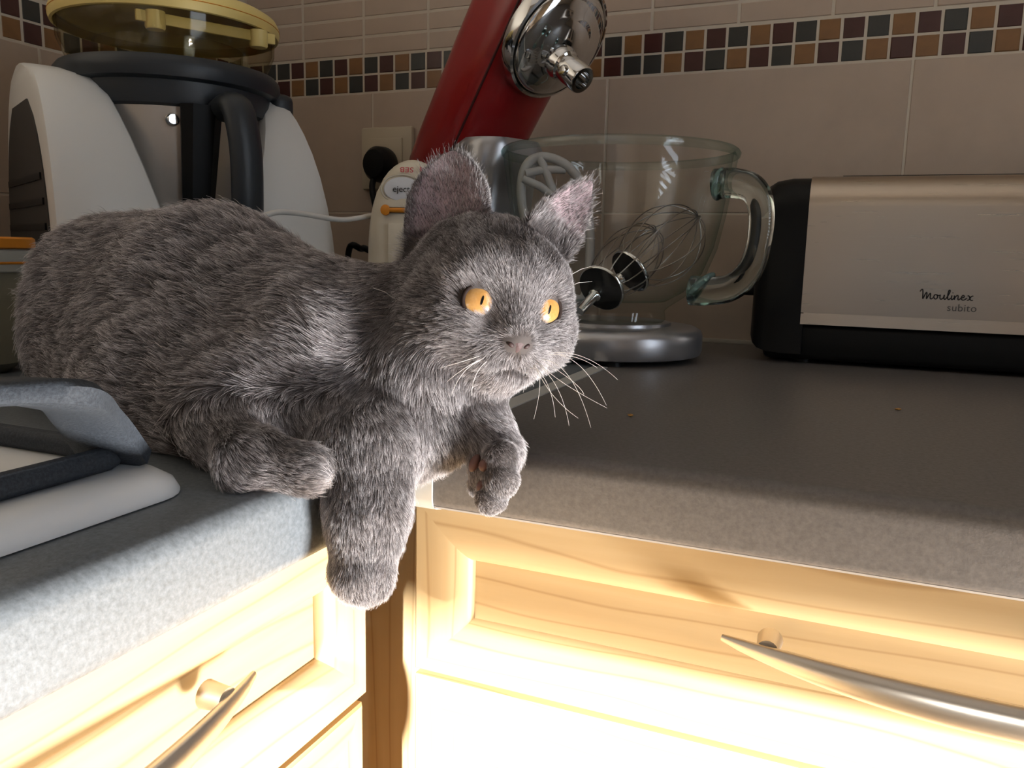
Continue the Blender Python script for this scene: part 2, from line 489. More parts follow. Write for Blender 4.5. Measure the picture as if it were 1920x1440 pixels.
# ------------------------------------------------------------------ base cabinets
def framed_front(name, W, H, parent, hor, ver, rail=0.0170, bevel=0.0180, rec=0.0100, th=0.020):
    """Drawer or door front in its own x (width), z (height), face at y=0 looking to -y, with mitred bevelled frame pieces and a panel."""
    root = bpy.data.objects.new(name, None); C.objects.link(root); root.parent = parent; root.empty_display_size = 0.02
    # section of a frame piece: distance from the outer edge, depth behind the face
    sec = [(0.0, th), (0.0, 0.0014), (0.0014, 0.0)]
    nb_ = 6
    for k in range(nb_+1):
        t = k/nb_; sec.append((rail+bevel*math.sin(t*PI/2*0.92)/math.sin(PI/2*0.92), (rec-0.0015)*(1-math.cos(t*PI/2*0.92))/(1-math.cos(PI/2*0.92))))
    sec += [(rail+bevel, rec+0.0008), (rail+bevel, th)]
    def ins(t): return [(t, t), (W-t, t), (W-t, H-t), (t, H-t)]
    for k, (nm, m) in enumerate((('bottom_rail', hor), ('stile', ver), ('top_rail', hor), ('stile', ver))):
        k2 = (k+1) % 4; bm = bmesh.new(); A = []; B = []
        for d, y in sec:
            q = ins(d); A.append(bm.verts.new((q[k][0], y, q[k][1]))); B.append(bm.verts.new((q[k2][0], y, q[k2][1])))
        n = len(sec)
        for i_ in range(n): bm.faces.new((A[i_], A[(i_+1) % n], B[(i_+1) % n], B[i_]))
        bm.faces.new(A[::-1]); bm.faces.new(B)
        from_bm(nm, bm, m, root, True, 28)
    pi = ins(rail+bevel-0.003)
    box('panel', (pi[0][0], rec, pi[0][1]), (pi[2][0], rec+0.005, pi[2][1]), hor, root)
    return root
def bow_handle(parent, x0, z, length, stand, tip_y, post_in, name='handle'):
    """Bow handle along the front's x, tapering to pointed ends, on two posts. Local y negative = out of the front."""
    n = 28; pts = []; rad = []
    for i in range(n+1):
        t = i/n; s = 4*t*(1-t)
        pts.append((x0+length*t, -(tip_y+(stand-tip_y)*s**0.9), z-0.0035*s)); rad.append(0.0016+0.0054*min(1, s*1.05)**0.8)
    bm = bmesh.new(); bm_tube(bm, pts, rad, 14, flat=(1.15, 0.9))
    h = from_bm(name, bm, M_nickel, parent, True, 60)
    for xx in (x0+post_in, x0+length-post_in):
        t = (xx-x0)/length; s = 4*t*(1-t)
        yy = -(tip_y+(stand-tip_y)*s**0.9)
        lathe_obj('post', [(0, 0), (0.0062, 0), (0.0058, 0.004), (0.0052, -yy-0.002), (0, -yy-0.002)], M_nickel, h, 18,
                  Matrix.Translation((xx, 0, z)) @ Matrix.Rotation(PI/2, 4, 'X'))
    return h
ZD0, ZD1 = 1.003-0.2486, 1.003-0.1425      # drawer bottom and top
YD = 0.402                                  # face of the drawers under the back run
XD = -0.2394                                # face of the drawers under the left run
# right run
cab = thing('drawer_cabinet', (-0.2294, YD, 0), 'maple drawer cabinet under the dark worktop, bow handle in full view', 'cabinet')
box('carcass', (0.004, 0.021, 0.10), (0.596, 0.58, ZB-1e-3), M_wz, cab)
Wd = 0.596
dr = framed_front('drawer', Wd, ZD1-ZD0, cab, M_wx, M_wz); dr.location = (0, 0, ZD0)
bow_handle(dr, 0.1790, ZD1-ZD0-0.0445, 0.250, 0.027, 0.0080, 0.022)
do = framed_front('door', Wd, ZD0-0.0035-0.12, cab, M_wx, M_wz, rail=0.040); do.location = (0, 0, 0.12)
box('plinth', (0.0, 0.05, 0.0), (0.596, 0.066, 0.10), M_wx, cab)
# left run, face turned to +x: local x runs along world y
cabl = thing('drawer_cabinet', (XD, 0.3666-0.598, 0), 'sunlit maple drawer cabinet under the pale hob worktop, handle cut by the frame edge', 'cabinet', rz=PI/2)
box('carcass', (0.004, 0.021, 0.10), (0.594, 0.56, ZB-1e-3), M_wz, cabl)
dr = framed_front('drawer', 0.598, ZD1-ZD0+0.0, cabl, M_wx, M_wz); dr.location = (0, 0, ZD0)
bow_handle(dr, 0.2225, ZD1-ZD0-0.0435, 0.275, 0.027, 0.0070, 0.021)
do = framed_front('door', 0.594, ZD0-0.0035-0.12, cabl, M_wx, M_wz, rail=0.055); do.location = (0, 0, 0.12)
box('plinth', (0.0, 0.05, 0.0), (0.598, 0.066, 0.10), M_wx, cabl)
# corner post
tag(box('corner_post', (-0.300, 0.4180, 0.0), (-0.2310, 0.440, ZB-0.001), M_wz, None, 0.001), 'narrow maple corner post between the two drawer cabinets', 'post')
# ------------------------------------------------------------------ appliance materials
M_enamel = mat('white_enamel', (0.82, 0.83, 0.84), 0.28, coat=0.3)
M_iron = mat('grey_speckled_enamel', (0.026, 0.030, 0.037), 0.60, spec=0.22, var=(0.048, 0.055, 0.066), scale=900, detail=2, bump=0.2)
M_wplastic = mat('white_plastic', (0.66, 0.65, 0.62), 0.42)
M_vent = mat('dark_brown_plastic', (0.035, 0.032, 0.028), 0.55)
M_blackp = mat('black_plastic', (0.006, 0.006, 0.006), 0.42, spec=0.22)
M_navy = mat('dark_slate_plastic', (0.022, 0.026, 0.031), 0.42)
M_steel = mat('brushed_steel', (0.58, 0.53, 0.48), 0.42, metal=1.0, stretch=(1, 1, 0.02), scale=220, rough_var=0.05)
M_steelh = mat('brushed_steel_across', (0.50, 0.425, 0.345), 0.30, metal=1.0, stretch=(0.02, 1, 1), scale=500, rough_var=0.08, bump=0.05)
M_chrome = mat('chrome', (0.72, 0.72, 0.72), 0.06, metal=1.0)
M_red = mat('red_lacquer', (0.30, 0.010, 0.012), 0.30, coat=0.6, coat_rough=0.12)
M_redd = mat('red_seam', (0.05, 0.004, 0.004), 0.5)
M_silver = mat('silver_lacquer', (0.42, 0.42, 0.44), 0.30, metal=0.75)
M_yellow = mat('yellow_plastic', (0.72, 0.56, 0.20), 0.42)
M_orange = mat('orange_plastic', (0.62, 0.22, 0.015), 0.42)
M_cream = mat('cream_plastic', (0.62, 0.56, 0.45), 0.40)
M_socket = mat('ivory_plastic', (0.52, 0.45, 0.33), 0.40)
M_cordw = mat('white_cord', (0.62, 0.60, 0.56), 0.5)
M_ink = mat('black_ink', (0.012, 0.010, 0.010), 0.5)
M_inkg = mat('grey_ink', (0.10, 0.09, 0.08), 0.5)
M_redink = mat('red_ink', (0.45, 0.03, 0.05), 0.5)
G_bowl = thin_glass('clear_glass', (0.985, 0.99, 0.986), (0.56, 0.70, 0.67))
G_tub = thin_glass('smoky_clear_plastic', (0.93, 0.91, 0.84), (0.62, 0.58, 0.46), 0.06, 0.03)
G_box = thin_glass('milky_plastic', (0.62, 0.64, 0.58), (0.5, 0.5, 0.45), 0.2, 0.22)
M_glass = mat('solid_glass', (0.90, 0.97, 0.95), 0.03, trans=1.0, ior=1.47)
M_teal = mat('green_glass_edge', (0.42, 0.66, 0.62), 0.08, trans=0.75, ior=1.4)
M_wire = mat('steel_wire', (0.30, 0.27, 0.24), 0.28, metal=1.0)
M_grey_al = mat('coated_aluminium', (0.42, 0.41, 0.40), 0.45)

# ------------------------------------------------------------------ gas hob and pan support
hx1, hy1 = -0.2520, 0.2600
hob = thing('gas_hob', (-0.52, -0.05, ZT), 'white enamelled gas hob set into the pale worktop', 'hob')
bm = bmesh.new()
def rrect(cx, cy, hw, hh, r, n=6):
    P = []
    for (sx, sy, a0) in ((1, 1, 0), (-1, 1, PI/2), (-1, -1, PI), (1, -1, 3*PI/2)):
        for k in range(n+1):
            a = a0+PI/2*k/n; P.append((cx+sx*(hw-r)+r*math.cos(a), cy+sy*(hh-r)+r*math.sin(a)))
    return P
rings = []
for d, z in ((0.0, 0.0006), (0.0, 0.0020), (0.0015, 0.0058), (0.006, 0.0095), (0.014, 0.0112), (0.030, 0.0104), (0.034, 0.0092)):
    cx, cy = (hx1-0.79)/2+0.52, (hy1-0.36)/2+0.05
    rings.append([bm.verts.new((x, y, z)) for x, y in rrect(cx, cy, (hx1+0.79)/2-d, (hy1+0.36)/2-d, 0.020)])
for A, B in zip(rings, rings[1:]):
    for k in range(len(A)): bm.faces.new((A[k], A[(k+1) % len(A)], B[(k+1) % len(A)], B[k]))
bm.faces.new(rings[-1]); bm.faces.new(rings[0][::-1])
from_bm('hob_plate', bm, M_enamel, hob, True, 50)
for (bx0, by0, br) in ((-0.42, 0.04, 0.040), (-0.42, -0.20, 0.030), (-0.66, 0.04, 0.030), (-0.66, -0.20, 0.045)):
    lathe_obj('burner', [(0, 0.026), (br*0.8, 0.026), (br*0.86, 0.022), (br, 0.020), (br, 0.012), (br*1.15, 0.009), (0, 0.009)], M_iron, hob, 32, Matrix.Translation((bx0+0.52, by0+0.05, 0)))
zh = ZT+0.0100
grate = thing('pan_support', (-0.42, 0.04, zh), 'dark grey enamelled pan support standing on the white gas hob', 'pan support')
def loc_(p): return (p[0]+0.42, p[1]-0.04, p[2]-zh)
# frame bar along the front (x const) and along the end (y const)
gx, gy = -0.2790, 0.2440
fr_pts = [(gx, -0.16, zh+0.0055), (gx, gy-0.008, zh+0.0055), (gx-0.004, gy-0.001, zh+0.0055), (gx-0.012, gy+0.002, zh+0.0055),
          (-0.548, gy+0.002, zh+0.0055), (-0.556, gy-0.006, zh+0.0055), (-0.556, -0.16, zh+0.0055), (-0.548, -0.168, zh+0.0055), (gx-0.008, -0.168, zh+0.0055)]
bm = bmesh.new(); bm_tube(bm, [loc_(p) for p in fr_pts], 0.0052, 10, True, (1.0, 1.0))
from_bm('frame', bm, M_iron, grate, True, 60)
def finger(p0, p1, p2, p3, w0, w1):
    """Broad arched finger rising from the frame: flat strip with thickness along a curve."""
    pts = spline([p0, p1, p2, p3], 7); bm = bmesh.new(); L = []
    ax = np.array(p3)-np.array(p0); ax[2] = 0; ax /= np.linalg.norm(ax); side = np.array([-ax[1], ax[0], 0])
    n = len(pts); rows = []
    for i, p in enumerate(pts):
        t = i/(n-1); w = w0+(w1-w0)*t
        a = pts[max(0, i-1)]; b = pts[min(n-1, i+1)]; tg = (b-a)/np.linalg.norm(b-a); up = np.cross(side, tg); up = up if up[2] > 0 else -up
        th = 0.0105
        rows.append([bm.verts.new(loc_(p+side*w/2*s+up*th/2*q)) for s, q in ((-1, -0.7), (-1, 0.5), (-0.72, 1), (0.72, 1), (1, 0.5), (1, -0.7), (0.7, -1), (-0.7, -1))])
    for A, B in zip(rows, rows[1:]):
        for k in range(8): bm.faces.new((A[k], A[(k+1) % 8], B[(k+1) % 8], B[k]))
    bm.faces.new(rows[0][::-1]); bm.faces.new(rows[-1])
    return from_bm('finger', bm, M_iron, grate, True, 50)
g0 = np.array([gx-0.030, gy-0.012, zh+0.006])
finger(tuple(onZ(218, 852, zh+0.004)), tuple(onZ(166, 782, zh+0.026)), tuple(onZ(104, 738, zh+0.0425)), tuple(onZ(-140, 742, zh+0.046)), 0.030, 0.022)
finger((-0.530, gy-0.006, zh+0.004), (-0.522, gy-0.022, zh+0.030), (-0.512, gy-0.036, zh+0.0440), (-0.46, gy-0.105, zh+0.047), 0.030, 0.020)
finger((gx-0.012, -0.140, zh+0.004), (gx-0.026, -0.124, zh+0.030), (gx-0.040, -0.110, zh+0.0440), (gx-0.09, -0.05, zh+0.047), 0.030, 0.020)
finger((-0.536, -0.140, zh+0.004), (-0.522, -0.124, zh+0.030), (-0.508, -0.110, zh+0.0440), (-0.46, -0.05, zh+0.047), 0.030, 0.020)

# ------------------------------------------------------------------ food processor
wa = np.array([math.sin(math.radians(28)), math.cos(math.radians(28)), 0])     # width, left to right
da = np.array([-wa[1], wa[0], 0])                                              # front to back
PO = np.array([-0.648, 0.645, ZT])
fp = thing('food_processor', tuple(PO), 'white food processor with a conical steel bowl and dark lid, behind the kitten', 'food processor', rz=math.atan2(wa[1], wa[0]))
fp.scale = (1, 1, 0.945)
HW = 0.128
def half_depth(z):
    t = min(1.0, max(0.0, z/0.272)); return 0.018+0.097*math.sqrt(max(0, 1-t**3.2))
def wing(name, side):
    bm = bmesh.new(); rows = []
    zs = [0.0, 0.03, 0.06, 0.09, 0.12, 0.15, 0.18, 0.205, 0.225, 0.24, 0.252, 0.262, 0.268, 0.2715]
    for z in zs:
        hd = half_depth(z)*(0.62 if z > 0.27 else 0.82 if z > 0.267 else 1)
        if side < 0: xi = -0.018-0.052*max(0, (z-0.06))/0.19; x0, x1 = -HW, xi
        else:
            xi = 0.018+0.052*max(0, (z-0.06))/0.19
            x0, x1 = xi, HW-0.030*max(0, (z-0.03)/0.24)**2.2
        r = min(0.010, hd*0.5)
        ring = [(x0, -hd+r), (x0+r*0.3, -hd+r*0.3), (x0+r, -hd), (x1-r, -hd), (x1-r*0.3, -hd+r*0.3), (x1, -hd+r), (x1, hd-r), (x1-r, hd), (x0+r, hd), (x0, hd-r)]
        rows.append([bm.verts.new((x, y, z)) for x, y in ring])
    for A, B in zip(rows, rows[1:]):
        for k in range(len(A)): bm.faces.new((A[k], A[(k+1) % len(A)], B[(k+1) % len(A)], B[k]))
    bm.faces.new(rows[-1]); bm.faces.new(rows[0][::-1])
    return from_bm(name, bm, M_wplastic, fp, True, 35)
wing('housing', -1); wing('housing', 1)
# arched vent panel let into the end of the near housing
bm = bmesh.new(); P = []
zs = [0.004+0.232*k/14 for k in range(15)]
outl = [(-(half_depth(z*1.115)-0.012), z) for z in zs] + [((half_depth(z*1.115)-0.012), z) for z in zs[::-1]]
f0 = [bm.verts.new((-HW-0.0012, y, z)) for y, z in outl]; f1 = [bm.verts.new((-HW+0.004, y, z)) for y, z in outl]
bm.faces.new(f0)
for k in range(len(f0)): bm.faces.new((f0[k], f0[(k+1) % len(f0)], f1[(k+1) % len(f0)], f1[k]))
vp = from_bm('vent_panel', bm, M_vent, fp, False)
for k in range(7):
    z = 0.03+0.022*k; hd = half_depth(z*1.115)-0.02
    box('slot', (-HW-0.0026, -hd, z), (-HW-0.0010, hd, z+0.006), M_blackp, vp)
box('base', (-HW, -0.150, 0.0), (HW, 0.06, 0.055), M_wplastic, fp, 0.012, 3)
bc = Matrix.Translation((0.0, -0.012, 0))
lathe_obj('steel_bowl', [(0.0, 0.045), (0.038, 0.045), (0.046, 0.060), (0.0835, 0.232), (0.0855, 0.250), (0.083, 0.251), (0.045, 0.065), (0.0, 0.055)], M_steel, fp, 72, bc)
lathe_obj('bowl_collar', [(0.084, 0.236), (0.0890, 0.238), (0.0925, 0.250), (0.0925, 0.262), (0.080, 0.262)], M_navy, fp, 72, bc)
lid = lathe_obj('lid', [(0.0, 0.2800), (0.088, 0.2810), (0.0985, 0.2795), (0.1020, 0.275), (0.1025, 0.268), (0.1000, 0.2605), (0.093, 0.2585), (0.0, 0.2585)], M_navy, fp, 72, bc)
# latch on the right of the lid
bm = bmesh.new(); bm_box(bm, (0.082, -0.062, 0.222), (0.106, -0.020, 0.268), 0.008, 3); bm_box(bm, (0.090, -0.068, 0.214), (0.112, -0.048, 0.224), 0.002)
from_bm('latch', bm, M_navy, lid)
# handle: black spine against the bowl and a loop standing off it
def cone_pt(ang, z, off=0.0):
    r = 0.046+(0.0835-0.046)*(z-0.060)/(0.232-0.060)+off
    return (r*math.cos(ang), -0.012+r*math.sin(ang), z)
ha = -PI/2-0.02
bm = bmesh.new(); rows = []
for k in range(10):
    z = 0.06+0.178*k/9
    rows.append([bm.verts.new(cone_pt(ha+s*0.20, z, off)) for s, off in ((-1, 0.0), (-1, 0.008), (-0.5, 0.014), (0.5, 0.014), (1, 0.008), (1, 0.0))])
for A, B in zip(rows, rows[1:]):
    for k in range(5): bm.faces.new((A[k], A[k+1], B[k+1], B[k]))
bm.faces.new(rows[-1]); bm.faces.new(rows[0][::-1])
hn = from_bm('handle_spine', bm, M_blackp, fp, True, 40)
hp = [cone_pt(ha+0.22, 0.236, 0.006), cone_pt(ha+0.20, 0.238, 0.030), cone_pt(ha+0.22, 0.205, 0.046), cone_pt(ha+0.24, 0.160, 0.054), cone_pt(ha+0.26, 0.125, 0.054), cone_pt(ha+0.24, 0.095, 0.042), cone_pt(ha+0.2, 0.072, 0.012)]
tube('handle', spline(hp, 6), 0.0125, M_navy, fp, 14, flat=(0.9, 1.25))
bm = bmesh.new()
from_bm('lock_pin', bm, M_chrome, fp) if False else bm.free()
lathe_obj('rivet', [(0, 0.004), (0.0045, 0.0035), (0.0062, 0.001), (0.0062, -0.002), (0, -0.002)], M_chrome, fp, 20,
          Matrix.Translation(cone_pt(ha-0.28, 0.224, 0.0015)) @ Matrix.Rotation(PI/2, 4, 'X'))

# clear tub with a yellow rim standing on the processor lid
tz = ZT+0.2815*0.945
tc_ = PO+wa*0.0+da*(-0.012)
tub = thing('plastic_tub', (tc_[0], tc_[1], tz), 'clear plastic tub with a pale yellow rim, standing on the food processor lid', 'tub', rz=math.atan2(wa[1], wa[0]))
lathe_obj('tub_wall', [(0.0, 0.0005), (0.080, 0.0005), (0.090, 0.004), (0.0975, 0.022), (0.0985, 0.044), (0.0965, 0.044), (0.0955, 0.023), (0.088, 0.006), (0.0, 0.0025)], G_tub, tub, 72)
lathe_obj('inner_ring', [(0.066, 0.0030), (0.068, 0.022), (0.0665, 0.022), (0.0645, 0.0030)], G_tub, tub, 64)
lathe_obj('rim', [(0.0990, 0.036), (0.1015, 0.0365), (0.1030, 0.041), (0.1025, 0.047), (0.1000, 0.052), (0.094, 0.0555), (0.084, 0.0575), (0.0, 0.0580), (0.0, 0.0555), (0.084, 0.0550), (0.094, 0.052), (0.0975, 0.046)], M_yellow, tub, 72, angle=50)
lathe_obj('rim_groove', [(0.1029, 0.0436), (0.1033, 0.0440), (0.1029, 0.0444)], M_orange, tub, 72)
bm = bmesh.new(); bm_box(bm, (-0.052, -0.083, 0.024), (0.072, -0.079, 0.0335), 0.001); clip = from_bm('clip_bar', bm, M_yellow, tub)
for xx in (-0.036, 0.056):
    lathe_obj('clip_foot', [(0, 0.019), (0.0075, 0.019), (0.0085, 0.021), (0.0085, 0.034), (0, 0.034)], M_yellow, clip, 20, Matrix.Translation((xx, -0.081, 0)))

# food box with an orange lid at the wall
bp = U(12, 560, 0.72); bp[2] = ZT
fb = thing('food_box', (-0.667, 0.398, ZT), 'milky plastic food box with an orange lid, beside the hob behind the kitten', 'box', rz=0.0)
fb.scale = (0.86, 0.90, 1.0)
def rr_loft(levels, m, name, parent, cap=(True, True)):
    bm = bmesh.new(); rows = []
    for hw, hh, r, z in levels: rows.append([bm.verts.new((x, y, z)) for x, y in rrect(0, 0, hw, hh, r, 5)])
    for A, B in zip(rows, rows[1:]):
        for k in range(len(A)): bm.faces.new((A[k], A[(k+1) % len(A)], B[(k+1) % len(A)], B[k]))
    if cap[0]: bm.faces.new(rows[0][::-1])
    if cap[1]: bm.faces.new(rows[-1])
    return from_bm(name, bm, m, parent, True, 40)
M_milk = mat('milky_box', (0.30, 0.29, 0.22), 0.35, coat=0.3)
rr_loft([(0.062, 0.052, 0.02, 0.0), (0.072, 0.060, 0.024, 0.008), (0.078, 0.066, 0.026, 0.05), (0.080, 0.068, 0.026, 0.080)], M_milk, 'box_body', fb)
rr_loft([(0.0815, 0.0695, 0.027, 0.078), (0.0835, 0.0715, 0.028, 0.079), (0.0835, 0.0715, 0.028, 0.0945), (0.0815, 0.0695, 0.027, 0.096)], mat('grey_lid', (0.42, 0.43, 0.40), 0.4), 'lid_skirt', fb)
tl = rr_loft([(0.083, 0.071, 0.028, 0.0961), (0.0845, 0.0725, 0.028, 0.097), (0.0845, 0.0725, 0.028, 0.1035), (0.0825, 0.0705, 0.027, 0.105)], M_orange, 'lid', fb)
rr_loft([(0.0840, 0.0720, 0.028, 0.0845), (0.0844, 0.0724, 0.028, 0.0855), (0.0840, 0.0720, 0.028, 0.0865)], M_orange, 'lid_seal', fb, (False, False))

# ------------------------------------------------------------------ socket, plug, cables
sk = thing('wall_socket', (-0.611, YW-0.0005, 1.003+0.1200), 'ivory wall socket on the back wall beside the hand mixer', 'socket')
bm = bmesh.new(); bm_box(bm, (-0.040, -0.009, -0.041), (0.040, 0.0, 0.041), 0.003); from_bm('plate', bm, M_socket, sk)
bm = bmesh.new(); bm_box(bm, (-0.026, -0.0115, -0.024), (0.026, -0.0085, 0.026), 0.001); from_bm('socket_insert', bm, M_socket, sk)
pl = thing('plug', (-0.611, YW-0.012, 1.003+0.110), 'black power plug pushed into the ivory wall socket', 'plug')
lathe_obj('plug_body', [(0, 0), (0.0205, 0), (0.0215, 0.006), (0.0205, 0.022), (0.016, 0.030), (0, 0.032)], M_blackp, pl, 28, Matrix.Rotation(PI/2, 4, 'X') @ Matrix.Scale(1.12, 4, (0, 1, 0)))
tube('plug_cord', spline([(0.0, -0.018, -0.010), (-0.004, -0.026, -0.03), (0.006, -0.03, -0.07), (0.010, -0.03, -0.14), (0.02, -0.03, -0.208)], 6), 0.0042, M_blackp, pl)
c0 = U(655, 466, 0.90); c1 = U(700, 474, 0.90)
tag(tube('power_cable', spline([(-0.56, 0.82, ZT+0.05), tuple(c0), tuple((c0+c1)/2+np.array([0, 0, 0.002])), tuple(c1), (-0.50, 0.93, ZT+0.05), (-0.44, 0.985, ZT+0.0045), (-0.40, 0.988, ZT+0.0045)], 6), 0.0035, M_blackp),
    'short black cable between the food processor and the hand mixer', 'cable')

# ------------------------------------------------------------------ hand mixer standing on its heel
hmc = U(775, 470, 0.80); hmc[2] = ZT
vd = np.array([-hmc[0], -hmc[1], 0]); vd /= np.linalg.norm(vd)          # towards the viewer
hang = math.atan2(vd[1], vd[0])+PI/2-0.12
hm = thing('hand_mixer', (hmc[0], hmc[1], ZT), 'cream hand mixer with an eject button, standing upright behind the kitten', 'hand mixer', rz=hang)
HM = 0.186
def hm_w(z):
    t = z/HM; return 0.043*math.sqrt(max(0.0, 1-max(0, (t-0.42)/0.58)**3.0))*(0.96+0.04*min(1, t*3))
bm = bmesh.new(); rows = []; nn = 26
zsh = [HM*k/18 for k in range(16)] + [HM*(0.86+0.14*(1-(1-k/6)**2)) for k in range(1, 7)]
for z in zsh:
    w_ = max(hm_w(z), 0.0015); d_ = 0.030*(w_/0.043)**0.6
    row = []
    for k in range(nn):
        a = 2*PI*k/nn; ca, sa = math.cos(a), math.sin(a)
        ex = 2/2.8
        row.append(bm.verts.new((w_*abs(ca)**ex*(1 if ca >= 0 else -1), d_*abs(sa)**ex*(1 if sa >= 0 else -1), z)))
    rows.append(row)
for A, B in zip(rows, rows[1:]):
    for k in range(nn): bm.faces.new((A[k], A[(k+1) % nn], B[(k+1) % nn], B[k]))
bm.faces.new(rows[0][::-1]); bm.faces.new(rows[-1])
from_bm('shell', bm, M_cream, hm, True, 50)
# front plate, eject button, speed slider, dial
def flat_ellipse(name, cx, cz, rx, rz_, y0, t, m, parent, dome=0.0):
    bm = bmesh.new(); n = 36
    rows = []
    for s, dy in ((1.0, 0.0), (1.0, -t*0.6), (0.93, -t), (0.5, -t-dome), (0.0, -t-dome*1.25)):
        rows.append([bm.verts.new((cx+rx*s*math.cos(2*PI*k/n), y0+dy, cz+rz_*s*math.sin(2*PI*k/n))) for k in range(n)] if s > 0 else [bm.verts.new((cx, y0+dy, cz))])
    for A, B in zip(rows, rows[1:]):
        for k in range(n):
            if len(B) > 1: bm.faces.new((A[k], A[(k+1) % n], B[(k+1) % n], B[k]))
            else: bm.faces.new((A[k], A[(k+1) % n], B[0]))
    return from_bm(name, bm, m, parent, True, 40)
btn = flat_ellipse('eject_button', -0.0075, 0.1570, 0.0175, 0.0115, -0.0225, 0.0042, mat('pale_button', (0.66, 0.67, 0.70), 0.35), hm, 0.0008)
rim_pts = [(-0.0075+0.0195*math.cos(a), -0.0242, 0.1575+0.0130*math.sin(a)) for a in [2*PI*k/40 for k in range(40)]]
tube('button_rim', rim_pts, 0.0010, M_cream, hm, 6, True)
box('slider_slot', (-0.020, -0.0305, 0.1350), (0.018, -0.0235, 0.1405), M_vent, hm)
sl = tube('slider', [(-0.0225, -0.0300, 0.1377), (0.012, -0.0300, 0.1377)], 0.0024, M_orange, hm, 10)
flat_ellipse('slider_knob', -0.0225, 0.1377, 0.0046, 0.0050, -0.0275, 0.0045, M_orange, sl, 0.0006)
box('dial_plate', (-0.020, -0.0318, 0.085), (0.020, -0.0285, 0.126), M_cream, hm, 0.0015)
hmM = Matrix.Translation(hm.location) @ Matrix.Rotation(hang, 4, 'Z')
text_obj('button_lettering', 'eject', 0.0082, hmM @ basis((1, 0, 0), (0, 0, 1), (0, -1, 0), (-0.0080, -0.0283, 0.1568)), M_ink, hm)
tx = Matrix.Rotation(math.radians(16), 4, 'X')
text_obj('red_lettering', 'SEB', 0.0086, hmM @ Matrix.Translation((-0.0035, -0.0232, 0.1752)) @ Matrix.Rotation(math.radians(-38), 4, 'X') @ basis((-1, 0, 0), (0, 0, -1), (0, -1, 0), (0, 0, 0)), M_redink, hm, spacing=1.0)
bm = bmesh.new()
tri = [bm.verts.new(p) for p in ((0.0085, -0.0215, 0.1785), (0.0150, -0.0228, 0.1758), (0.0090, -0.0245, 0.1735))]
tr2 = [bm.verts.new((v.co.x, v.co.y+0.002, v.co.z)) for v in tri]
bm.faces.new(tri); bm.faces.new(tr2[::-1])
for k in range(3): bm.faces.new((tri[k], tr2[k], tr2[(k+1) % 3], tri[(k+1) % 3]))
from_bm('red_mark', bm, M_redink, hm, False)
# white cord of the hand mixer, looping left behind the kitten
w0 = U(702, 404, 0.792); w1 = U(640, 412, 0.76); w2 = U(560, 400, 0.72); w3 = U(510, 400, 0.69); w4 = U(480, 425, 0.68); w5 = U(500, 520, 0.68)
tag(tube('mixer_cord', spline([tuple(w0+np.array([0.0005, 0, 0])), tuple(w0-np.array([0.003, 0, 0])), tuple(w1), tuple(w2), tuple(w3), tuple(w4), tuple(w5), (w5[0], w5[1]+0.01, ZT+0.003)], 8), 0.0024, M_cordw),
    'thin white cord running from the hand mixer across the food processor', 'cord')

# ------------------------------------------------------------------ stand mixer
PHI = math.radians(-22)
BC = np.array([-0.2300, 0.8000, ZT])                 # bowl centre
sm = thing('stand_mixer', tuple(BC), 'red tilt-head stand mixer with silver base, head raised, behind the glass bowl', 'stand mixer', rz=PHI)
# base: stadium plate, bowl end round
bm = bmesh.new(); rows = []
def stad(r, L, n=20):
    P = [(r*math.cos(a), r*math.sin(a)) for a in [-PI/2+PI*k/n for k in range(n+1)]]
    rb = r*0.86
    P += [(-L+rb*0.55*math.cos(a), rb*math.sin(a)) for a in [PI/2+PI*k/n for k in range(n+1)]]
    return P
for d, z in ((0.008, 0.004), (0.002, 0.0055), (0.0, 0.010), (0.0, 0.024), (0.002, 0.0290), (0.007, 0.0320), (0.016, 0.0332)):
    rows.append([bm.verts.new((x, y, z)) for x, y in stad(0.0895-d, 0.212-d*0.5)])
for A, B in zip(rows, rows[1:]):
    for k in range(len(A)): bm.faces.new((A[k], A[(k+1) % len(A)], B[(k+1) % len(A)], B[k]))
bm.faces.new(rows[0][::-1]); bm.faces.new(rows[-1])
from_bm('base', bm, M_silver, sm, True, 50)
for fx, fy in ((0.045, -0.055), (0.045, 0.055), (-0.2, -0.05), (-0.2, 0.05)):
    lathe_obj('rubber_foot', [(0, 0), (0.011, 0), (0.010, 0.005), (0, 0.005)], M_blackp, sm, 16, Matrix.Translation((fx, fy, 0)))
lathe_obj('bowl_clamp', [(0.050, 0.0330), (0.0585, 0.0330), (0.0580, 0.0360), (0.0, 0.0361)], M_silver, sm, 48)
# pedestal
bm = bmesh.new(); rows = []
for cx, hw, hy, z in ((-0.180, 0.058, 0.056, 0.030), (-0.186, 0.046, 0.050, 0.050), (-0.188, 0.042, 0.047, 0.10), (-0.188, 0.042, 0.048, 0.15), (-0.186, 0.046, 0.050, 0.190), (-0.180, 0.050, 0.052, 0.212), (-0.178, 0.044, 0.046, 0.222)):
    rows.append([bm.verts.new((cx+x, y, z)) for x, y in rrect(0, 0, hw, hy, min(hw, hy)*0.7, 7)])
for A, B in zip(rows, rows[1:]):
    for k in range(len(A)): bm.faces.new((A[k], A[(k+1) % len(A)], B[(k+1) % len(A)], B[k]))
bm.faces.new(rows[-1]); bm.faces.new(rows[0][::-1])
from_bm('pedestal', bm, M_silver, sm, True, 50)
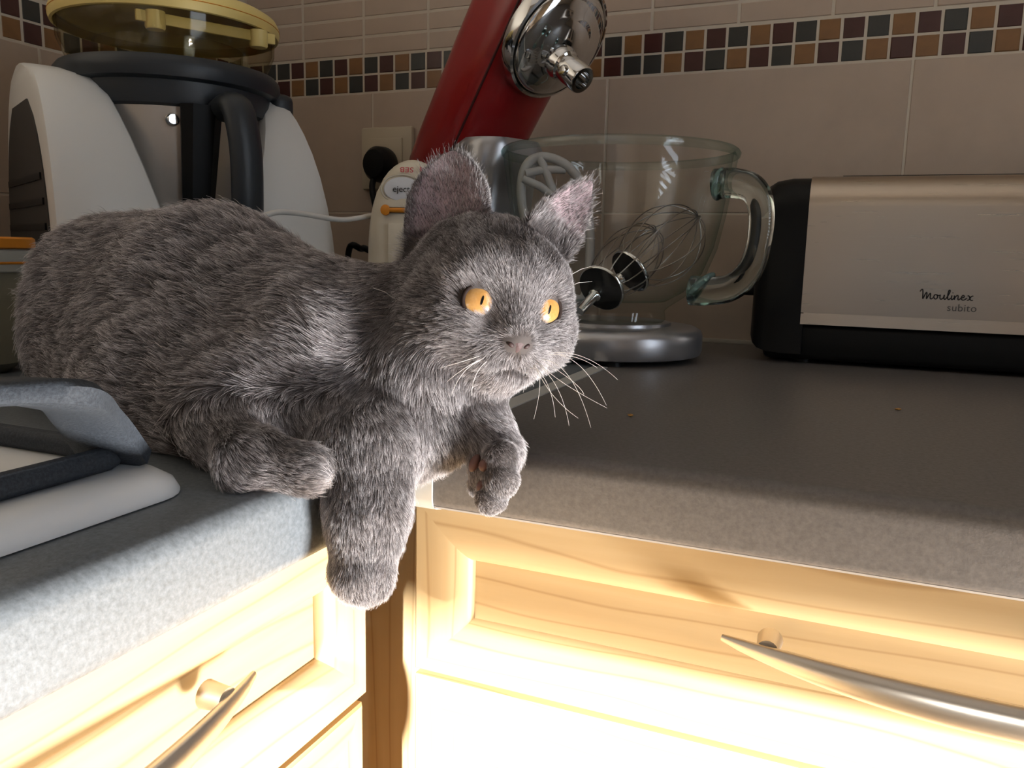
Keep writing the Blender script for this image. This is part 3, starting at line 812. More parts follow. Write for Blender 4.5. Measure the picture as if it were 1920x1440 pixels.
# head, tilted back
TH = math.radians(54)
PV = (-0.190, 0.0, 0.206)
HMX = Matrix.Translation(PV) @ Matrix.Rotation(-TH, 4, 'Y')      # local x along the head, local z its back
bm = bmesh.new(); rows = []
prof_h = [(-0.085, 0.010, 0.034), (-0.080, 0.032, 0.030), (-0.068, 0.046, 0.020), (-0.045, 0.053, 0.008), (-0.010, 0.056, 0.0), (0.04, 0.057, 0.0), (0.10, 0.058, 0.0), (0.15, 0.058, 0.0), (0.20, 0.056, 0.001), (0.235, 0.050, 0.003), (0.255, 0.040, 0.008), (0.265, 0.022, 0.016), (0.268, 0.006, 0.02)]
nh = 30
for x, w_, lift in prof_h:
    hgt = 0.098*(w_/0.058)**0.8
    row = []
    for k in range(nh):
        a = 2*PI*k/nh; ca, sa = math.cos(a), math.sin(a); ex = 2/3.2
        yy = w_*abs(ca)**ex*(1 if ca >= 0 else -1); zz = 0.5*hgt*abs(sa)**ex*(1 if sa >= 0 else -1)
        if sa < 0: zz *= 0.9
        row.append(bm.verts.new(HMX @ Vector((x, yy, 0.030+zz+lift*0.3))))
    rows.append(row)
for A, B in zip(rows, rows[1:]):
    for k in range(nh): bm.faces.new((A[k], A[(k+1) % nh], B[(k+1) % nh], B[k]))
bm.faces.new(rows[0][::-1]); bm.faces.new(rows[-1])
head_r = from_bm('mixer_head', bm, M_red, sm, True, 60)
for s in (-1,):
    bm = bmesh.new()
    bm_tube(bm, [HMX @ Vector((x, s*(0.0567 if x < 0.2 else 0.052), -0.0045)) for x in (-0.03, 0.0, 0.05, 0.10, 0.15, 0.19, 0.22)], 0.0014, 6)
    from_bm('seam', bm, M_redd, head_r)
# chrome planetary under the head
HU = HMX @ Matrix.Translation((0.150, 0, -0.013)) @ Matrix.Rotation(PI, 4, 'X') @ Matrix.Scale(1.06, 4)
lathe_obj('chrome_ring', [(0.050, -0.004), (0.0590, -0.002), (0.0600, 0.004), (0.0575, 0.0105), (0.0550, 0.0115), (0.0540, 0.0100)], M_chrome, head_r, 64, HU)
lathe_obj('ring_gap', [(0.0545, 0.0098), (0.0525, 0.0098)], M_blackp, head_r, 64, HU)
lathe_obj('planetary', [(0.0528, 0.006), (0.0528, 0.0115), (0.0505, 0.0145), (0.044, 0.0180), (0.034, 0.0205), (0.027, 0.0225), (0.022, 0.0260), (0.0, 0.0270)], M_chrome, head_r, 64, HU, 60)
off = Matrix.Translation((-0.012, 0.004, 0))
lathe_obj('attachment_shaft', [(0.0165, 0.018), (0.0165, 0.0300), (0.0150, 0.0325), (0.0150, 0.0350), (0.0135, 0.0365), (0.0135, 0.060), (0.0125, 0.0615), (0.0085, 0.0615), (0.0085, 0.046), (0.0, 0.046)], M_chrome, head_r, 40, HU @ off)
lathe_obj('shaft_pin', [(0, 0.004), (0.0042, 0.0035), (0.0052, 0.001), (0.0052, -0.002), (0, -0.002)], M_chrome, head_r, 18, HU @ off @ Matrix.Translation((0, 0.0135, 0.047)) @ Matrix.Rotation(-PI/2, 4, 'X'))

# ------------------------------------------------------------------ glass bowl with its handle
zb = ZT+0.0362
gb = thing('glass_bowl', (BC[0], BC[1], zb), 'clear glass mixing bowl with side handle on the mixer base', 'bowl', rz=PHI)
outer = [(0.0000, 0.0000), (0.0500, 0.0000), (0.0525, 0.0027), (0.0510, 0.0109), (0.0550, 0.0150), (0.0702, 0.0254), (0.0882, 0.0453), (0.0985, 0.0724), (0.1048, 0.1041), (0.1093, 0.1358), (0.1125, 0.1566), (0.1141, 0.1607), (0.1135, 0.1642), (0.1111, 0.1655)]
inner = [(0.1089, 0.1642), (0.1082, 0.1593), (0.1057, 0.1358), (0.1012, 0.1041), (0.0949, 0.0733), (0.0850, 0.0480), (0.0684, 0.0299), (0.0520, 0.0204), (0.0000, 0.0181)]
lathe_obj('bowl_wall', outer+inner, G_bowl, gb, 96, None, 50)
G_rim = thin_glass('rim_glass', (0.93, 0.965, 0.955), (0.40, 0.58, 0.55), 0.05, 0.06)
lathe_obj('rim_edge', [(0.1135, 0.1641), (0.1152, 0.1615), (0.1144, 0.1584), (0.1126, 0.1570), (0.1089, 0.1641), (0.1112, 0.1658), (0.1135, 0.1641)], G_rim, gb, 96, None, 60)
# handle on the right, seen from the viewer
hd_ang = math.radians(-14)-PHI
ch, sh = math.cos(hd_ang), math.sin(hd_ang)
def hp_(r, z, t=0): return (r*ch - t*sh, r*sh + t*ch, z)
pts = spline([hp_(0.101, 0.130), hp_(0.118, 0.1305), hp_(0.1365, 0.125), hp_(0.1455, 0.108), hp_(0.1455, 0.078), hp_(0.1385, 0.053), hp_(0.121, 0.0375), hp_(0.097, 0.0335), hp_(0.084, 0.0335)], 7)
bm = bmesh.new(); bm_tube(bm, pts, [0.0105+0.003*abs(i/(len(pts)-1)-0.5)*2 for i in range(len(pts))], 16, flat=(1.05, 0.85))
from_bm('handle', bm, M_glass, gb, True, 70)
for (r0, z0, s) in ((0.1055, 0.130, 0.015), (0.0930, 0.0375, 0.018)):
    bm = bmesh.new(); bmesh.ops.create_icosphere(bm, subdivisions=3, radius=1.0)
    tilt = -0.15 if z0 > 0.1 else -0.75
    for v in bm.verts:
        a, b_, c_ = v.co.x*0.005, v.co.y*0.0135, v.co.z*s
        r_ = a*math.cos(tilt)-c_*math.sin(tilt); z_ = a*math.sin(tilt)+c_*math.cos(tilt)
        v.co = Vector(hp_(r0+r_, z0+z_, b_))
    from_bm('handle_root', bm, M_teal, gb, True, 80)

# attachments lying in the bowl
def in_bowl(x, y, z): return np.array([BC[0]+x, BC[1]+y, zb+z])
def whisk(label, hub, tip, rad, nw, spin):
    """Balloon whisk: disc hub, shaft behind it and wire loops up to the tip."""
    hub = np.array(hub); tip = np.array(tip); ax = tip-hub; Lw = np.linalg.norm(ax); ax /= Lw
    q = Vector(ax).to_track_quat('Z', 'Y').to_matrix().to_4x4()
    root = thing('whisk', tuple(hub), label, 'whisk')
    lathe_obj('hub', [(0, -0.004), (0.0105, -0.004), (0.0125, -0.0025), (0.0225, -0.0020), (0.0232, 0.0), (0.0225, 0.0020), (0.0, 0.0070)], M_blackp, root, 36, q)
    lathe_obj('hub_rim', [(0.0226, -0.0022), (0.0236, -0.0010), (0.0236, 0.0010), (0.0226, 0.0022)], M_chrome, root, 36, q)
    lathe_obj('shaft', [(0.0058, -0.004), (0.0062, -0.014), (0.0046, -0.016), (0.0044, -0.043), (0, -0.044)], M_chrome, root, 20, q)
    for k in range(nw):
        a = PI*k/nw+spin; pts = []
        for i in range(33):
            t = PI*i/32
            s = math.sin(t); 
            rr_ = rad*(math.cos(t)*(0.35+0.75*abs(s)**0.55)+0.0)
            if abs(math.cos(t)) > 0.999: rr_ = rad*0.30*(1 if math.cos(t) > 0 else -1)
            z_ = Lw*abs(s)**0.85*(0.82+0.18*(1-abs(math.cos(t))))+0.002
            pts.append(q @ Vector((rr_*math.cos(a), rr_*math.sin(a), z_)))
        tube('wire', pts, 0.00062, M_wire, root, 6)
    return root
hA = U(1182, 508, 0.815); tA = U(1306, 408, 0.850)
whisk('wire balloon whisk lying in the glass bowl, loops towards the handle', hA, tA, 0.050, 6, 0.2)
hB = U(1128, 540, 0.775); tB = U(1075, 432, 0.86)
whisk('second wire whisk in the glass bowl, its shaft towards the viewer', hB, hB+(hB-U(1088, 582, 0.750))/np.linalg.norm(hB-U(1088, 582, 0.750))*0.115, 0.038, 6, 0.5)
# flat beater
fbt = thing('flat_beater', tuple(in_bowl(-0.06, 0.02, 0.09)), 'pale grey flat beater leaning in the glass bowl behind the kitten ears', 'beater')
fo = np.array(fbt.location)
loop = [U(1062, 556, 0.842), U(1008, 470, 0.848), U(982, 400, 0.850), U(978, 340, 0.848), U(992, 304, 0.846), U(1022, 294, 0.845), U(1062, 310, 0.846), U(1092, 350, 0.850), U(1104, 410, 0.852), U(1106, 480, 0.850), U(1096, 556, 0.844)]
tube('beater_frame', [p-fo for p in spline(loop+[loop[0]], 6)[:-1]], 0.0048, M_grey_al, fbt, 10, True)
for a, b in (((1012, 296), (1042, 372)), ((980, 335), (1045, 372)), ((1042, 372), (1098, 400)), ((985, 325), (1060, 318))):
    tube('beater_rib', [U(a[0], a[1], 0.844)-fo, U((a[0]+b[0])/2, (a[1]+b[1])/2-4, 0.846)-fo, U(b[0], b[1], 0.849)-fo], 0.0042, M_grey_al, fbt, 8)

# ------------------------------------------------------------------ toaster
tx0, tx1, ty0, ty1 = -0.1030, 0.2850, 0.8440, 0.9700
ts = thing('toaster', ((tx0+tx1)/2, (ty0+ty1)/2, ZT), 'long brushed steel toaster with black ends, against the back wall', 'toaster', rz=math.radians(1.2))
ocx, ocy = (tx0+tx1)/2, (ty0+ty1)/2
hw, hd_ = (tx1-tx0)/2, (ty1-ty0)/2
zt0, zt1 = 0.012, 0.1800
def loaf(hd, z0, z1, r, n=8, flare=0.0):
    P = [(-hd-flare, z0), (-hd-flare*0.3, z0+0.03)]
    P += [(-hd+r-r*math.cos(PI/2*k/n), z1-r+r*math.sin(PI/2*k/n)) for k in range(n+1)]
    P += [(hd-r+r*math.sin(PI/2*k/n), z1-r+r*math.cos(PI/2*k/n)) for k in range(n+1)]
    P += [(hd+flare*0.3, z0+0.03), (hd+flare, z0)]
    return P
# black end caps: loft with rounded outer edge
def end_cap(s):
    bm = bmesh.new(); rows = []
    for dx, shr in ((0.0, 0.0), (0.020, 0.0), (0.034, 0.002), (0.042, 0.006), (0.047, 0.013), (0.050, 0.024)):
        rows.append([bm.verts.new((s*(hw-0.050+dx), y, z)) for y, z in loaf(hd_-shr, 0.010+shr*0.6, zt1-0.0015-shr*1.2, 0.030, flare=0.004)])
    for A, B in zip(rows, rows[1:]):
        for k in range(len(A)): bm.faces.new((A[k], A[(k+1) % len(A)], B[(k+1) % len(A)], B[k]))
    bm.faces.new(rows[0][::-1]); bm.faces.new(rows[-1])
    return from_bm('end_cap', bm, M_blackp, ts, True, 45)
end_cap(-1); end_cap(1)
sh_ = prism('steel_shell', loaf(hd_+0.0012, 0.050, zt1, 0.030), 'x', -hw+0.0475, hw-0.050, M_steelh, ts)
prism('steel_skirt', [(-hd_-0.0022, 0.0390), (-hd_-0.0008, 0.0520), (hd_+0.0008, 0.0520), (hd_+0.0022, 0.0390)], 'x', -hw+0.0475, hw-0.050, M_steelh, ts)
bm = bmesh.new(); bm_box(bm, (-hw+0.014, -hd_+0.003, 0.004), (hw-0.014, hd_-0.001, 0.0395), 0.006, 3); from_bm('base', bm, M_blackp, ts)
for sx in (-1, 1):
    for sy in (-1, 1): lathe_obj('foot', [(0, 0), (0.010, 0), (0.010, 0.006), (0, 0.006)], M_blackp, ts, 14, Matrix.Translation((sx*(hw-0.05), sy*(hd_-0.025), 0)))
for yy in (-0.022, 0.022): box('bread_slot', (-hw+0.075, yy-0.013, zt1-0.020), (hw-0.075, yy+0.013, zt1+0.0006), M_dark, ts)
lv = box('lever', (-hw-0.020, -0.012, 0.062), (-hw+0.006, 0.012, 0.074), M_blackp, ts, 0.004, 3)
# script lettering drawn as strokes on the steel front, then a thin word under it
lx = onY(1724, 552, ty0); lxr = onY(1833, 567, ty0)
tsM = Matrix.Translation(ts.location) @ Matrix.Rotation(math.radians(1.2), 4, 'Z'); tsI = tsM.inverted()
l0 = tsI @ Vector(lx); l1 = tsI @ Vector(lxr)
sc_ = (l1.x-l0.x)/9.3; zbase = (l0.z+l1.z)/2-0.0012
strokes = [
 [(0.0, 1.35), (0.25, 1.75), (0.45, 1.6), (0.55, 0.2), (0.6, 0.1), (1.0, 1.15), (1.15, 1.1), (1.15, 0.15), (1.2, 0.1), (1.6, 1.0), (1.75, 0.95), (1.75, 0.2), (1.95, 0.05), (2.2, 0.3)],
 [(2.75, 0.85), (2.45, 0.85), (2.3, 0.45), (2.5, 0.08), (2.8, 0.15), (2.9, 0.55), (2.75, 0.85), (3.0, 0.7), (3.25, 0.75)],
 [(3.3, 0.9), (3.3, 0.25), (3.5, 0.05), (3.85, 0.35), (3.95, 0.9), (3.95, 0.25), (4.1, 0.05), (4.4, 0.4)],
 [(4.4, 0.4), (4.75, 1.3), (4.8, 1.75), (4.6, 1.7), (4.5, 1.0), (4.55, 0.2), (4.75, 0.05), (5.0, 0.35)],
 [(5.15, 0.85), (5.1, 0.25), (5.25, 0.05), (5.5, 0.35)], [(5.22, 1.25), (5.32, 1.35)],
 [(5.55, 0.85), (5.6, 0.05), (5.65, 0.4), (5.95, 0.85), (6.15, 0.75), (6.15, 0.2), (6.3, 0.05), (6.6, 0.35)],
 [(6.6, 0.4), (7.05, 0.55), (7.1, 0.8), (6.85, 0.88), (6.65, 0.45), (6.85, 0.06), (7.2, 0.12), (7.55, 0.45)],
 [(7.6, 0.85), (7.85, 0.8), (8.15, 0.1), (8.5, 0.08)], [(8.5, 0.85), (8.2, 0.75), (7.85, 0.12), (7.55, 0.08)]]
bm = bmesh.new()
yfront = -hd_-0.0016
for st in strokes:
    bm_tube(bm, [(l0.x+p[0]*sc_, yfront, zbase+p[1]*sc_*0.95-0.0) for p in spline([(a, b, 0) for a, b in st], 5)], 0.00050, 6, flat=(1, 1))
from_bm('script_lettering', bm, M_ink, ts)
text_obj('small_lettering', 'subito', 0.0092, tsM @ basis((1, 0, 0), (0, 0, 1), (0, -1, 0), (l0.x+6.9*sc_, yfront-0.0003, zbase-0.0072)), M_inkg, ts, spacing=1.05)

# ------------------------------------------------------------------ crumbs on the dark worktop
M_crumb = mat('bread_crumb', (0.42, 0.22, 0.06), 0.8)
for i, (px, py, lab) in enumerate(((1182, 781, 'ginger crumb on the dark worktop, in front of the mixer base'), (1684, 769, 'ginger crumb on the dark worktop, in front of the toaster'),
                                   (1576, 678, 'tiny pale crumb on the dark worktop, close to the toaster base'))):
    p = onZ(px, py, ZT); bm = bmesh.new(); bmesh.ops.create_icosphere(bm, subdivisions=2, radius=0.0016 if i < 2 else 0.0009)
    for v in bm.verts: v.co = Vector((v.co.x*random.uniform(0.7, 1.6), v.co.y*random.uniform(0.6, 1.2), v.co.z*0.5*random.uniform(0.6, 1.2)))
    mz = min(v.co.z for v in bm.verts)
    o = from_bm('crumb', bm, M_crumb); o.location = (p[0], p[1], ZT-mz)
    tag(o, lab, 'crumb', 'crumbs on the worktop')
# ------------------------------------------------------------------ kitten
# The body is one implicit surface: round cones and ellipsoids melted together, meshed by surface nets.
def nrm(v): v = np.asarray(v, float); return v/np.linalg.norm(v)
# --- head frame, turned to the viewer's right
HC = U(914, 552, 0.420)
hy, hp, hr = math.radians(23), math.radians(8), math.radians(4.5)
Fh = -CF*math.cos(hy)+CR*math.sin(hy)
Rh = nrm(CR*math.cos(hy)+CF*math.sin(hy))
Uh = CU.copy()
Rh, Uh = Rh*math.cos(hr)-Uh*math.sin(hr), Uh*math.cos(hr)+Rh*math.sin(hr)
Fh, Uh = nrm(Fh*math.cos(hp)-Uh*math.sin(hp)), nrm(Uh*math.cos(hp)+Fh*math.sin(hp))
HR3 = np.stack([Fh, Rh, Uh])
def HL(f, r, u): return HC+(Fh*f+Rh*r+Uh*u)*0.001
def to_head(P): return ((P-HC)@HR3.T)*1000.0
EYE_R = 12.6
EYES = [HL(28.3, -15.7, -4.0), HL(28.3, 14.7, -4.3)]
GAZE = nrm(Fh+0.10*Rh+0.06*Uh)
PR = []      # primitives: dict(kind, a, b, ra, rb, k, flow, len)
def cone(a, b, ra, rb, flow, ln, k=0.014, stand=0.34):
    PR.append(dict(t='c', a=np.array(a), b=np.array(b), ra=ra, rb=rb, k=k, flow=None if flow is None else nrm(flow), ln=ln, st=stand))
def ball(c, r, flow, ln, k=0.012, stand=0.34): cone(c, np.array(c)+1e-5, r, r, flow, ln, k, stand)
def ell(c, axes, radii, flow, ln, k=0.012, stand=0.3):
    PR.append(dict(t='e', a=np.array(c), ax=np.array(axes), rr=np.array(radii), k=k, flow=None if flow is None else nrm(flow), ln=ln, st=stand))
rump, belly, should, chest = U(228, 565, 0.555), U(405, 575, 0.505), U(605, 668, 0.455), U(745, 762, 0.428)
back_flow = nrm(rump-should)
down = np.array([0, 0, -1.0])
cone(rump, belly, 0.0535, 0.0545, back_flow+down*0.05, 0.0165, stand=0.46)
cone(belly, should, 0.0545, 0.0480, back_flow-down*0.35, 0.0155, stand=0.46)
cone(should, chest, 0.0460, 0.0335, back_flow*0.5+down*0.6, 0.0105)
ball(U(310, 660, 0.490), 0.0400, back_flow*0.6+down*0.7, 0.0120, 0.02)                   # thigh
ball(U(200, 635, 0.535), 0.0430, back_flow*0.6+down*0.7, 0.0130, 0.02)
cone(should+np.array([0.010, 0, 0.004]), HL(-16, -6, -12), 0.0390, 0.0330, -Fh*0.6+down*0.5-Rh*0.4, 0.0100, 0.018)   # neck
cone(U(800, 700, 0.412), chest, 0.0260, 0.0300, down+Rh*0.2, 0.0085, 0.016)                                           # throat
cone(U(762, 800, 0.418), U(812, 800, 0.414), 0.0270, 0.0190, down, 0.0085, 0.012)                                     # breast
# near foreleg: elbow drawn back, forearm over the worktop edge, paw hanging
elb = U(492, 748, 0.427)
cone(U(600, 700, 0.428), elb, 0.0365, 0.0275, back_flow*0.9-down*0.30, 0.0105, stand=0.4)
cone(elb, U(676, 852, 0.392), 0.0230, 0.0215, nrm(U(676, 852, 0.392)-elb)*0.5+down*0.6, 0.0080)
cone(U(690, 842, 0.388), U(692, 960, 0.378), 0.0205, 0.0170, down, 0.0062, 0.014)
cone(U(692, 960, 0.378), U(680, 1062, 0.377), 0.0168, 0.0138, down, 0.0052, 0.010)
ball(U(680, 1076, 0.3755), 0.0126, down, 0.0042, 0.006)
for tx_, ty_, td in ((656, 1080, 0.377), (668, 1096, 0.373), (686, 1100, 0.372), (700, 1088, 0.375)):
    ball(U(tx_, ty_, td), 0.0062, down, 0.0036, 0.004)
# far foreleg, paw drooping over the other worktop edge
cone(U(815, 800, 0.425), U(900, 792, 0.413), 0.0190, 0.0125, Rh, 0.0070, 0.012)
cone(U(900, 792, 0.413), U(937, 846, 0.405), 0.0120, 0.0112, down*0.7+Rh*0.6, 0.0055, 0.010)
ell(U(922, 880, 0.4035), np.eye(3), (0.0112, 0.0105, 0.0120), down, 0.0040, 0.006)
for tx_, ty_, td, rr_ in ((940, 858, 0.3920, 0.0082), (938, 898, 0.3900, 0.0086), (921, 934, 0.3920, 0.0078), (905, 905, 0.408, 0.0070)):
    ball(U(tx_, ty_, td), rr_, down+CR*0.25, 0.0019, 0.0014, 0.4)
# hind foot along the worktop
zf = ZT+0.0165
f1 = onZ(470, 862, ZT+0.0120); f0 = f1+np.array([-0.045, 0.030, 0.006]); f2 = onZ(574, 878, ZT+0.0110)
cone(f0, f1, 0.0130, 0.0118, f1-f0+down*0.01, 0.0085); cone(f1, f2, 0.0116, 0.0098, f2-f1, 0.0060, 0.010)
ball(U(330, 745, 0.480), 0.0330, back_flow*0.6+down*0.7, 0.0110, 0.02)
# flank and folded hind leg resting on the worktop
fl_pts = []
for px, py, rr_ in ((215, 790, 0.0330), (320, 842, 0.0290), (440, 874, 0.0230)):
    c_ = onZ(px, py, ZT); away = nrm(np.array([c_[0], c_[1], 0.0]))
    fl_pts.append((c_+away*rr_*1.15+np.array([0, 0, rr_*0.92]), rr_))
for (c0_, r0_), (c1_, r1_) in zip(fl_pts, fl_pts[1:]): cone(c0_, c1_, r0_, r1_, back_flow-down*0.15, 0.0115, 0.034, 0.36)
# tail resting behind
tl0 = rump+np.array([-0.030, 0.020, -0.012]); tl1 = np.array([rump[0]-0.010, rump[1]+0.085, ZT+0.022]); tl2 = np.array([rump[0]+0.110, rump[1]+0.120, ZT+0.018])
cone(tl0, tl1, 0.020, 0.0140, tl1-tl0, 0.010); cone(tl1, tl2, 0.0140, 0.0090, tl2-tl1, 0.010)
# head: skull, cheeks, muzzle, brows
HX = np.stack([Fh, Rh, Uh])
ell(HL(-3, 0, 4), HX, (0.0390, 0.0405, 0.0365), None, 0.0062, 0.012)
for s in (-1, 1):
    ell(HL(8, s*22.5, -15), HX, (0.0260, 0.0215, 0.0225), None, 0.0078, 0.012)
    ball(HL(33, s*8.0, -26.0), 0.0122, None, 0.0042, 0.008)
    ball(HL(24, s*16, 8), 0.0150, None, 0.0045, 0.012)
    ball(HL(26, s*19, -17), 0.0125, None, 0.0050, 0.010)
cone(HL(31, 0, 10), HL(43.5, 0, -16.5), 0.0125, 0.0072, None, 0.0032, 0.010)
ball(HL(31, 0, -35.0), 0.0092, None, 0.0045, 0.007)
ball(HL(13, 0, -30), 0.0200, None, 0.0070, 0.012)
# ears: cupped blades, taken from base, tip and opening direction
EARS = []
def ear(base_c, tip, half_w, face, cup, ex):
    up = nrm(tip-base_c); H = np.linalg.norm(tip-base_c)
    face = nrm(face-up*np.dot(face, up)); side = np.cross(up, face)
    EARS.append(dict(o=np.array(base_c), up=up, fc=face, sd=side, H=H, W=half_w, cup=cup, ex=ex))
bL = U(842, 455, 0.4165); tL = U(849, 281, 0.4215)
ear(bL, tL, 0.0225, -CF*0.95-CR*0.22+CU*0.05, 0.0085, 3.4)
bR = U(1040, 428, 0.4200); tR = U(1109, 337, 0.4330)
ear(bR, tR, 0.0145, -CF*0.70+CR*0.50+CU*0.12, 0.0065, 1.75)
def ear_profile(E, h):
    t = np.clip(h/E['H'], -0.35, 1.0)
    return E['W']*np.clip(1-np.clip(t, 0, 1)**E['ex'], 0, None)**0.80*(1.0+0.10*np.clip(-t, 0, 1))
def ear_sdf(E, P):
    q = P-E['o']; h = q@E['up']; x = q@E['sd']; d = q@E['fc']
    w = np.maximum(ear_profile(E, h), 1e-4)
    mid = E['cup']*(np.clip(np.abs(x)/E['W'], 0, 1.3)**2)-E['cup']*0.55*np.clip(1-h/E['H'], 0, 1.4)
    th = 0.0016+0.0010*np.clip(1-h/E['H'], 0, 1)
    s1 = np.abs(d-mid)-th
    dw = (ear_profile(E, h+1e-4)-ear_profile(E, h-1e-4))/2e-4
    s2 = (np.abs(x)-w)/np.sqrt(1+np.minimum(dw*dw, 60.0))
    s3 = np.maximum(h-E['H'], -h-0.010)
    a = np.maximum(s1, np.maximum(s2, s3))
    return a
def sd_prim(p, P):
    if p['t'] == 'e':
        q = (P-p['a'])@p['ax'].T
        k0 = np.linalg.norm(q/p['rr'], axis=-1); k1 = np.linalg.norm(q/(p['rr']**2), axis=-1)
        return k0*(k0-1.0)/np.maximum(k1, 1e-6)
    ab = p['b']-p['a']; L2 = max(ab@ab, 1e-12)
    t = np.clip(((P-p['a'])@ab)/L2, 0, 1)
    return np.linalg.norm(P-p['a']-t[..., None]*ab, axis=-1)-(p['ra']+(p['rb']-p['ra'])*t)
def bounds(p):
    if p['t'] == 'e': r = p['rr'].max(); return p['a']-r, p['a']+r
    r = max(p['ra'], p['rb']); return np.minimum(p['a'], p['b'])-r, np.maximum(p['a'], p['b'])+r
def smin(a, b, k):
    h = np.maximum(k-np.abs(a-b), 0)/k
    return np.minimum(a, b)-h*h*k*0.25
VX = 0.00145
lo = np.min([bounds(p)[0] for p in PR], 0)-0.03; hi = np.max([bounds(p)[1] for p in PR], 0)+0.03
hi = np.maximum(hi, np.maximum(tL, tR)+0.02)
dims = np.ceil((hi-lo)/VX).astype(int)+1
gx_, gy_, gz_ = [lo[i]+VX*np.arange(dims[i]) for i in range(3)]
FD = np.full(dims, 0.03, np.float32)
def apply(fn, l, h, k):
    i0 = np.maximum(((l-lo-0.022)/VX).astype(int), 0); i1 = np.minimum(((h-lo+0.022)/VX).astype(int)+1, dims)
    sl = tuple(slice(a, b) for a, b in zip(i0, i1))
    P = np.stack(np.meshgrid(gx_[sl[0]], gy_[sl[1]], gz_[sl[2]], indexing='ij'), -1)
    FD[sl] = smin(FD[sl], fn(P), k)
for p in PR: apply(lambda P, p=p: sd_prim(p, P), *bounds(p), p['k'])
for E in EARS:
    pts_ = np.array([E['o']+E['up']*E['H']*a+E['sd']*E['W']*b for a in (-0.2, 1) for b in (-1, 1)])
    apply(lambda P, E=E: ear_sdf(E, P), pts_.min(0)-0.008, pts_.max(0)+0.008, 0.0045)
# flatten against the worktops the kitten lies on
GX, GY, GZ = gx_[:, None, None], gy_[None, :, None], gz_[None, None, :]
def worktop_solid(GX, GY, GZ):
    d1 = np.maximum(GX-(XF+0.001), GZ-(ZT+0.0015))          # left run
    d2 = np.maximum((YF-0.001)-GY, GZ-(ZT+0.0015))          # back run
    return np.minimum(d1, d2)
FD = np.maximum(FD, -worktop_solid(GX, GY, GZ)).astype(np.float32)
# mouth line
def carve(a, b, r):
    l = np.minimum(a, b)-0.004; h = np.maximum(a, b)+0.004
    i0 = ((l-lo)/VX).astype(int); i1 = ((h-lo)/VX).astype(int)+1
    sl = tuple(slice(x, y) for x, y in zip(i0, i1))
    P = np.stack(np.meshgrid(gx_[sl[0]], gy_[sl[1]], gz_[sl[2]], indexing='ij'), -1)
    FD[sl] = np.maximum(FD[sl], -sd_prim(dict(t='c', a=a, b=b, ra=r, rb=r), P))
mouth = [HL(46.5, 0, -26), HL(45.0, 0, -31)]
carve(mouth[0], mouth[1], 0.0013)
for s in (-1, 1):
    carve(HL(44.5, 0, -31.5), HL(38, s*12.5, -35.5), 0.0014)

def surface_nets(Fv):
    ins = Fv < 0
    c = [ins[a:Fv.shape[0]-1+a, b:Fv.shape[1]-1+b, d:Fv.shape[2]-1+d] for a in (0, 1) for b in (0, 1) for d in (0, 1)]
    cnt = sum(x.astype(np.int8) for x in c)
    act = (cnt > 0) & (cnt < 8)
    idx = np.full(act.shape, -1, np.int64); ijk = np.argwhere(act); idx[act] = np.arange(len(ijk))
    acc = np.zeros((len(ijk), 3)); num = np.zeros(len(ijk))
    cs = [(a, b, d) for a in (0, 1) for b in (0, 1) for d in (0, 1)]
    val = {q: Fv[ijk[:, 0]+q[0], ijk[:, 1]+q[1], ijk[:, 2]+q[2]] for q in cs}
    for q in cs:
        for ax in range(3):
            if q[ax] == 0:
                r = list(q); r[ax] = 1; r = tuple(r)
                v0, v1 = val[q], val[r]; m = (v0 < 0) != (v1 < 0)
                t = np.where(m, v0/np.where(m, v0-v1, 1), 0)
                pos = np.array(q, float)[None].repeat(len(ijk), 0); pos[:, ax] = t
                acc[m] += pos[m]; num[m] += 1
    V = lo+(ijk+acc/num[:, None])*VX
    Q = []
    for ax in range(3):
        o1, o2 = [(1, 2), (2, 0), (0, 1)][ax]
        A = [slice(None)]*3; B = [slice(None)]*3; A[ax] = slice(0, -1); B[ax] = slice(1, None)
        s0, s1 = ins[tuple(A)], ins[tuple(B)]
        e = np.argwhere(s0 != s1); e = e[(e[:, o1] > 0) & (e[:, o2] > 0) & (e[:, o1] < ins.shape[o1]-1) & (e[:, o2] < ins.shape[o2]-1)]
        flip = s0[tuple(e.T)]
        def cell(d1, d2):
            k = e.copy(); k[:, o1] -= d1; k[:, o2] -= d2; return idx[tuple(k.T)]
        q = np.stack([cell(1, 1), cell(0, 1), cell(0, 0), cell(1, 0)], 1)
        q[~flip] = q[~flip][:, ::-1]; Q.append(q)
    return V, np.concatenate(Q)
VB, QB = surface_nets(FD)
# relax slightly
nb = np.concatenate([QB[:, [0, 1]], QB[:, [1, 2]], QB[:, [2, 3]], QB[:, [3, 0]]])
for it in range(2):
    s_ = np.zeros_like(VB); n_ = np.zeros(len(VB))
    for c_ in range(3): s_[:, c_] = np.bincount(nb[:, 0], VB[nb[:, 1], c_], len(VB))+np.bincount(nb[:, 1], VB[nb[:, 0], c_], len(VB))
    n_ = np.bincount(nb[:, 0], minlength=len(VB))+np.bincount(nb[:, 1], minlength=len(VB))
    VB = VB*0.5+0.5*s_/n_[:, None]
def vnormals(V, Q):
    fn = np.cross(V[Q[:, 2]]-V[Q[:, 0]], V[Q[:, 3]]-V[Q[:, 1]])
    N = np.zeros_like(V)
    for k in range(4):
        for c_ in range(3): N[:, c_] += np.bincount(Q[:, k], fn[:, c_], len(V))
    return N/np.maximum(np.linalg.norm(N, axis=1, keepdims=True), 1e-12)
NB = vnormals(VB, QB)
